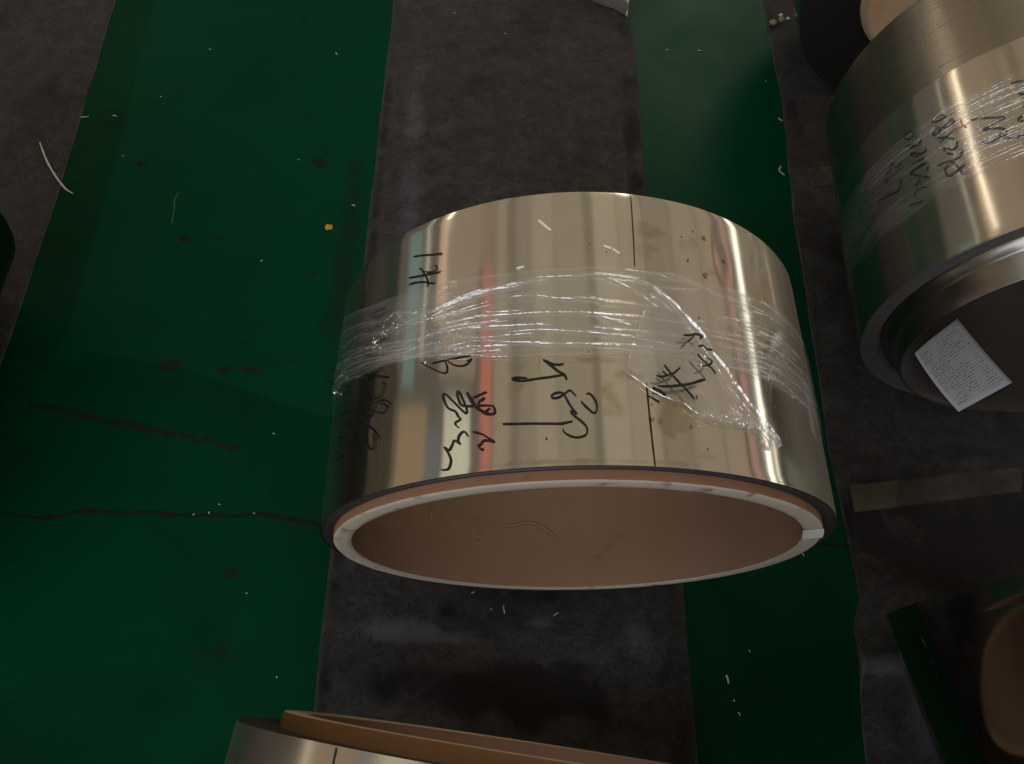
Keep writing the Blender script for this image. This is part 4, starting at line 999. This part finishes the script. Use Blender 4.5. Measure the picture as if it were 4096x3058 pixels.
def paper():
    n = 14
    q = [np.array(p, float) for p in PAPER]
    q = [np.array([a if a > 0 else a + 360, s]) for a, s in q]
    V, UV = [], []
    for i in range(n):
        for j in range(n):
            u, w = i / (n - 1), j / (n - 1)
            p = (q[0] * (1 - u) + q[1] * u) * (1 - w) + (q[3] * (1 - u) + q[2] * u) * w
            r = .2258 - .0035 * math.sin(math.pi * u) * w
            V.append(on_cyl(p[0], p[1] / 1000, r, R2))
            UV.append((w, u))
    V = np.array(V)
    # into world space: the sheet is a thing of its own
    c, s = math.cos(W2), math.sin(W2)
    Wd = np.stack([X2 + V[:, 0] * c - V[:, 1] * s, Y2 + V[:, 0] * s + V[:, 1] * c, V[:, 2]], 1)
    org = Wd.mean(0)
    o = mesh_obj('paper_sheet', Wd - org, grid_faces(n, n), paper_material(), None, True, None, np.array(UV))
    o.location = org
    md = o.modifiers.new('thickness', 'SOLIDIFY'); md.thickness = .0003
    tag(o, 'white printed paper sheet lying inside the bore of the right coil', 'paper')


paper()

# ------------------------------------------------------------------ tape on the right mat, loose scraps
def flat_strip(name, corners, z, mat, label, cat, group=None, nx=16, ny=5, jag=.0015, sag=.0008):
    q = [np.array(p, float) / 1000 for p in corners]
    V = []
    r = np.random.default_rng(len(label))
    for i in range(nx):
        for j in range(ny):
            u, w = i / (nx - 1), j / (ny - 1)
            p = (q[0] * (1 - u) + q[1] * u) * (1 - w) + (q[3] * (1 - u) + q[2] * u) * w
            V.append((p[0], p[1] + (r.normal(0, jag * .3) if j in (0, ny - 1) else 0), z + sag * abs(math.sin(9 * u + 4 * w))))
    V = np.array(V); org = V.mean(0)
    o = mesh_obj(name, V - org, grid_faces(nx, ny), mat)
    o.location = org
    return tag(o, label, cat, group)


flat_strip('packing_tape', MISC['tapeA'], .0042, M_TAPE, 'short strip of yellowed tape across the right mat beside the right coil', 'tape', 'tape strips on the right mat')
flat_strip('packing_tape', MISC['tapeB'], .0042, M_TAPE_OLD, 'long strip of yellowed tape below the paper sheet, running off the right edge', 'tape', 'tape strips on the right mat', 30)
q = MISC['tapeB']
flat_strip('packing_tape', [q[0], (q[0][0] + 82, q[0][1] + 9), (q[3][0] + 66, q[3][1] + 6), q[3]], .0062, M_TAPE,
           'torn tape end overlapping the left end of the long tape strip', 'tape', 'tape strips on the right mat', 8)


def scrap(name, pts, z, width, mat, label, cat, group=None, curl=.0, seed=0):
    """a shaving: a thin bent strip with real thickness"""
    p = np.array(pts, float)
    r = np.random.default_rng(seed)
    if len(p) == 2:
        d = p[1] - p[0]
        nrm = np.array([-d[1], d[0]])
        k = curl if curl else r.uniform(-.25, .25)
        p = np.array([p[0], p[0] + d * .5 + nrm * k, p[1]])
    c = catmull(p, 1.5)
    a, b = ribbon2d(c, width, .4, .12, seed)
    n = len(c)
    zz = z + .0012 * np.abs(np.sin(np.linspace(0, 3.1, n))) + .0002
    V = np.concatenate([np.c_[a / 1000, zz], np.c_[b / 1000, zz + .0002], np.c_[b / 1000, zz + .0009], np.c_[a / 1000, zz + .0007]])
    F = []
    for i in range(n - 1):
        for k in range(4):
            k2 = (k + 1) % 4
            F.append((k * n + i, k2 * n + i, k2 * n + i + 1, k * n + i + 1))
    F += [(0, n, 2 * n, 3 * n), (n - 1, 4 * n - 1, 3 * n - 1, 2 * n - 1)]
    org = np.array([c[0][0] / 1000, c[0][1] / 1000, z])
    o = mesh_obj(name, V - org, F, mat, None, False)
    o.location = org
    return tag(o, label, cat, group)


scrap('plastic_thread', THREAD, .001, 3.2, M_WHITE, 'long white plastic thread lying over the edge of the left mat', 'thread')
scrap('plastic_thread', CURL, FZ, 1.6, M_GREENF, 'thin olive thread on the green floor left of the coil', 'thread')
big = {16: 'curled white shaving on the floor beside the short tape strip', 17: 'small white crescent on the floor above the curled shaving by the right mat',
       18: 'white shaving on the green floor at the bottom, right of the middle mat'}
FLECK_LABELS = {
    0: 'pinkish white fleck on the floor just right of the left mat', 1: 'white fleck at the paint edge, right of the pinkish one',
    2: 'tiny pale dot on the left green floor, above the olive thread', 3: 'tiny pale dot on the paint edge left of the olive thread',
    4: 'tiny pale fleck high on the left green floor', 5: 'tiny pale fleck near the upper left edge of the middle mat',
    6: 'white fleck between the yellow crumb and the middle mat', 7: 'tiny pale fleck left of the black number on the coil',
    8: 'tiny pale dot beside the largest dark stain left of the middle mat', 9: 'tiny pale dot on the floor right of the long brown streak',
    10: 'pale fleck just above the floor crack', 11: 'leftmost white fleck lying in the floor crack', 12: 'upright white fleck lying in the floor crack',
    13: 'rightmost white fleck in the floor crack, nearest the coil', 14: 'tiny pale fleck on the floor right of the round dark stain below the crack',
    15: 'tiny pale fleck on the floor above the coil at the bottom edge', 19: 'white dot just below the shaving at the bottom of the green floor',
    20: 'lowest white fleck on the green floor right of the middle mat', 21: 'white fleck on the floor below the right side of the coil rim',
    22: 'tiny pale dot on the floor above the white shaving at the bottom', 23: 'slanted white fleck by the foam crumbs, at the edge of the right mat',
    24: 'left one of two pale flecks on the shiny floor behind the coil', 25: 'right one of two pale flecks on the shiny floor behind the coil',
    26: 'tiny pale dot on the floor beside the upper part of the right mat'}
MAT_LABELS = ('upright white fleck on the felt in front of the coil', 'white dot left of the upright fleck in front of the coil', 'curved white fleck on the felt, rightmost in front of the coil',
              'pale fleck on the felt right under the coil rim', 'pale dot at the top end of the middle mat', 'pale dot on the middle mat, well behind the coil', 'white fleck on the right mat beside the dark coil')
BORE_LABELS = ('upright pale fleck at the left inside the bore of the middle coil', 'short pale fleck below the long fibre inside the bore', 'tiny pale fleck above the long fibre inside the bore')
for i, p in enumerate(FLECKS):
    d = math.dist(*p)
    if d < 3.6:
        m_ = np.mean(p, 0)
        p = [tuple(m_ + (np.array(e) - m_) * 3.6 / max(d, 1)) for e in p]
    lab = big.get(i) or FLECK_LABELS[i]
    scrap('plastic_fleck', p, FZ, 1.7 if i not in big else 2.8, M_WHITE, lab, 'fleck', 'white flecks on the green floor', -.3 if i == 16 else 0, 600 + i)
for i, p in enumerate(MAT_FLECKS):
    d = math.dist(*p)
    if d < 3.6:
        m_ = np.mean(p, 0)
        p = [tuple(m_ + (np.array(e) - m_) * 3.6 / max(d, 1)) for e in p]
    scrap('plastic_fleck', p,   .0005, 1.7, M_WHITE, MAT_LABELS[i], 'fleck', 'white flecks on the mats', 0, 650 + i)


def lump(name, xy, z, size, mat, label, cat, seed):
    bm = bmesh.new()
    bmesh.ops.create_icosphere(bm, subdivisions=2, radius=size)
    r = np.random.default_rng(seed)
    for v in bm.verts:
        k = 1 + .28 * math.sin(5 * v.co.x / size + seed) * math.cos(4 * v.co.y / size) + r.normal(0, .07)
        v.co = Vector((v.co.x * k * 1.2, v.co.y * k, max(-.4 * size, v.co.z * k * .7)))
    me = bpy.data.meshes.new(name); bm.to_mesh(me); bm.free()
    me.materials.append(mat)
    o = bpy.data.objects.new(name, me); COL.objects.link(o)
    o.location = (xy[0] / 1000, xy[1] / 1000, z + .4 * size)
    return tag(o, label, cat)


lump('crumb', CRUMB[0], FZ, .0062, M_YELLOW, 'small yellow crumb on the green floor left of the coil', 'crumb', 1)
dn = ('largest tan foam crumb on the right mat near the top', 'tan foam crumb beside the larger one on the right mat', 'pale film scrap among the crumbs on the right mat', 'white bead beside the tan crumbs on the right mat')
for i, p in enumerate(MISC['debris']):
    lump('crumb', p, .002, (.0075, .006, .0042, .0036)[i], (M_CRUMB, M_CRUMB, M_WHITE, M_WHITE)[i], dn[i], 'crumb', 10 + i)

# slivers lying on top of the main coil
sl = ('longest white sliver on top of the middle coil', 'short white sliver just above the film band on the middle coil', 'left one of two white slivers end to end on the middle coil', 'right one of two white slivers end to end on the middle coil')
cM, sM = math.cos(MYAW), math.sin(MYAW)
for i, pts in enumerate(SLIVERS):
    p = np.array(pts, float); p[:, 0] = np.radians(p[:, 0]) * MR * 1000
    c = catmull(p, 2.0)
    a, b = ribbon2d(c, 2.2, .1, .05, i)
    n = len(c); V = []
    for lift in (.0009, .0016):
        for e in (a, b):
            L = on_cyl(np.degrees(e[:, 0] / 1000 / MR), e[:, 1] / 1000, MR + lift, MR)
            V.append(np.stack([MX + L[:, 0] * cM - L[:, 1] * sM, MY + L[:, 0] * sM + L[:, 1] * cM, L[:, 2]], 1))
    V = np.concatenate([V[0], V[1], V[3], V[2]])
    F = []
    for k in range(n - 1):
        for e in range(4):
            e2 = (e + 1) % 4
            F.append((e * n + k, e2 * n + k, e2 * n + k + 1, e * n + k + 1))
    F += [(0, n, 2 * n, 3 * n), (n - 1, 4 * n - 1, 3 * n - 1, 2 * n - 1)]
    org = V.mean(0)
    o = mesh_obj('plastic_sliver', V - org, F, M_TAPE_W, None, False); o.location = org
    tag(o, sl[i], 'sliver', 'white slivers on the middle coil')


def bore_scrap(name, pts, w, mat, label, cat, group, seed):
    p = np.array(pts, float)
    p[:, 0] = np.where(p[:, 0] < 0, p[:, 0] + 360, p[:, 0])
    p[:, 0] = np.radians(p[:, 0]) * MRI * 1000
    c = catmull(p, 2.0); a, b = ribbon2d(c, w, .5, .1, seed)
    n = len(c); V = []
    for lift, e in ((.0004, a), (.0004, b), (.0016, b), (.0016, a)):
        L = on_cyl(np.degrees(e[:, 0] / 1000 / MRI), e[:, 1] / 1000, MRI - lift, MR)
        V.append(np.stack([MX + L[:, 0] * cM - L[:, 1] * sM, MY + L[:, 0] * sM + L[:, 1] * cM, L[:, 2]], 1))
    V = np.concatenate(V); F = []
    for k in range(n - 1):
        for e in range(4):
            e2 = (e + 1) % 4
            F.append((e * n + k, e * n + k + 1, e2 * n + k + 1, e2 * n + k))
    F += [(0, n, 2 * n, 3 * n), (n - 1, 4 * n - 1, 3 * n - 1, 2 * n - 1)]
    org = V.mean(0)
    o = mesh_obj(name, V - org, F, mat, None, False); o.location = org
    return tag(o, label, cat, group)


bore_scrap('fibre', BORE_THREAD, 1.8, M_FIBRE, 'long curved pale fibre lying inside the bore of the middle coil', 'fibre', None, 1)
for i, p in enumerate(BORE_FLECKS):
    bore_scrap('plastic_fleck', p, 2.0, M_FIBRE, BORE_LABELS[i], 'fleck', 'flecks in the bore', 5 + i)

# ------------------------------------------------------------------ low wrapped bundle at the far end of the middle mat
def bundle():
    B = [np.array(p, float) / 1000 for p in MISC['bundle']]
    base = B[0]
    front = catmull(np.array(MISC['bundle'][:4], float), 6.0) / 1000
    root = empty('wrapped_bundle', (base[0], base[1], -.001))
    tag(root, 'gold shiny bundle wrapped in clear film at the top edge of the middle mat', 'bundle')
    n = len(front); prof = [(0, .002), (.0, .03), (.004, .042), (.02, .048), (.12, .05), (.3, .05)]
    V = []
    for p in front:
        for back, z in prof:
            V.append((p[0] - base[0] - back * .05, p[1] - base[1] + back, z))
    # right-hand side
    F = [f for f in grid_faces(n, len(prof))]
    k = (n - 1) * len(prof)
    e0 = len(V)
    for back, z in prof:
        x, y = front[-1]
        V.append((x - base[0] - back * .05, y - base[1] + back, -.003))
    for j in range(len(prof) - 1):
        F.append((k + j, e0 + j, e0 + j + 1, k + j + 1))
    mesh_obj('steel_strip', V, F, M_BUNDLE, root, True)
    V2 = [(x * 1.0 + rng.normal(0, .001), y - .004 + rng.normal(0, .001), z + .003 + rng.normal(0, .001)) for x, y, z in V[:n * len(prof)]]
    mesh_obj('film_wrap', V2, grid_faces(n, len(prof)), M_FOLD, root, False)


bundle()
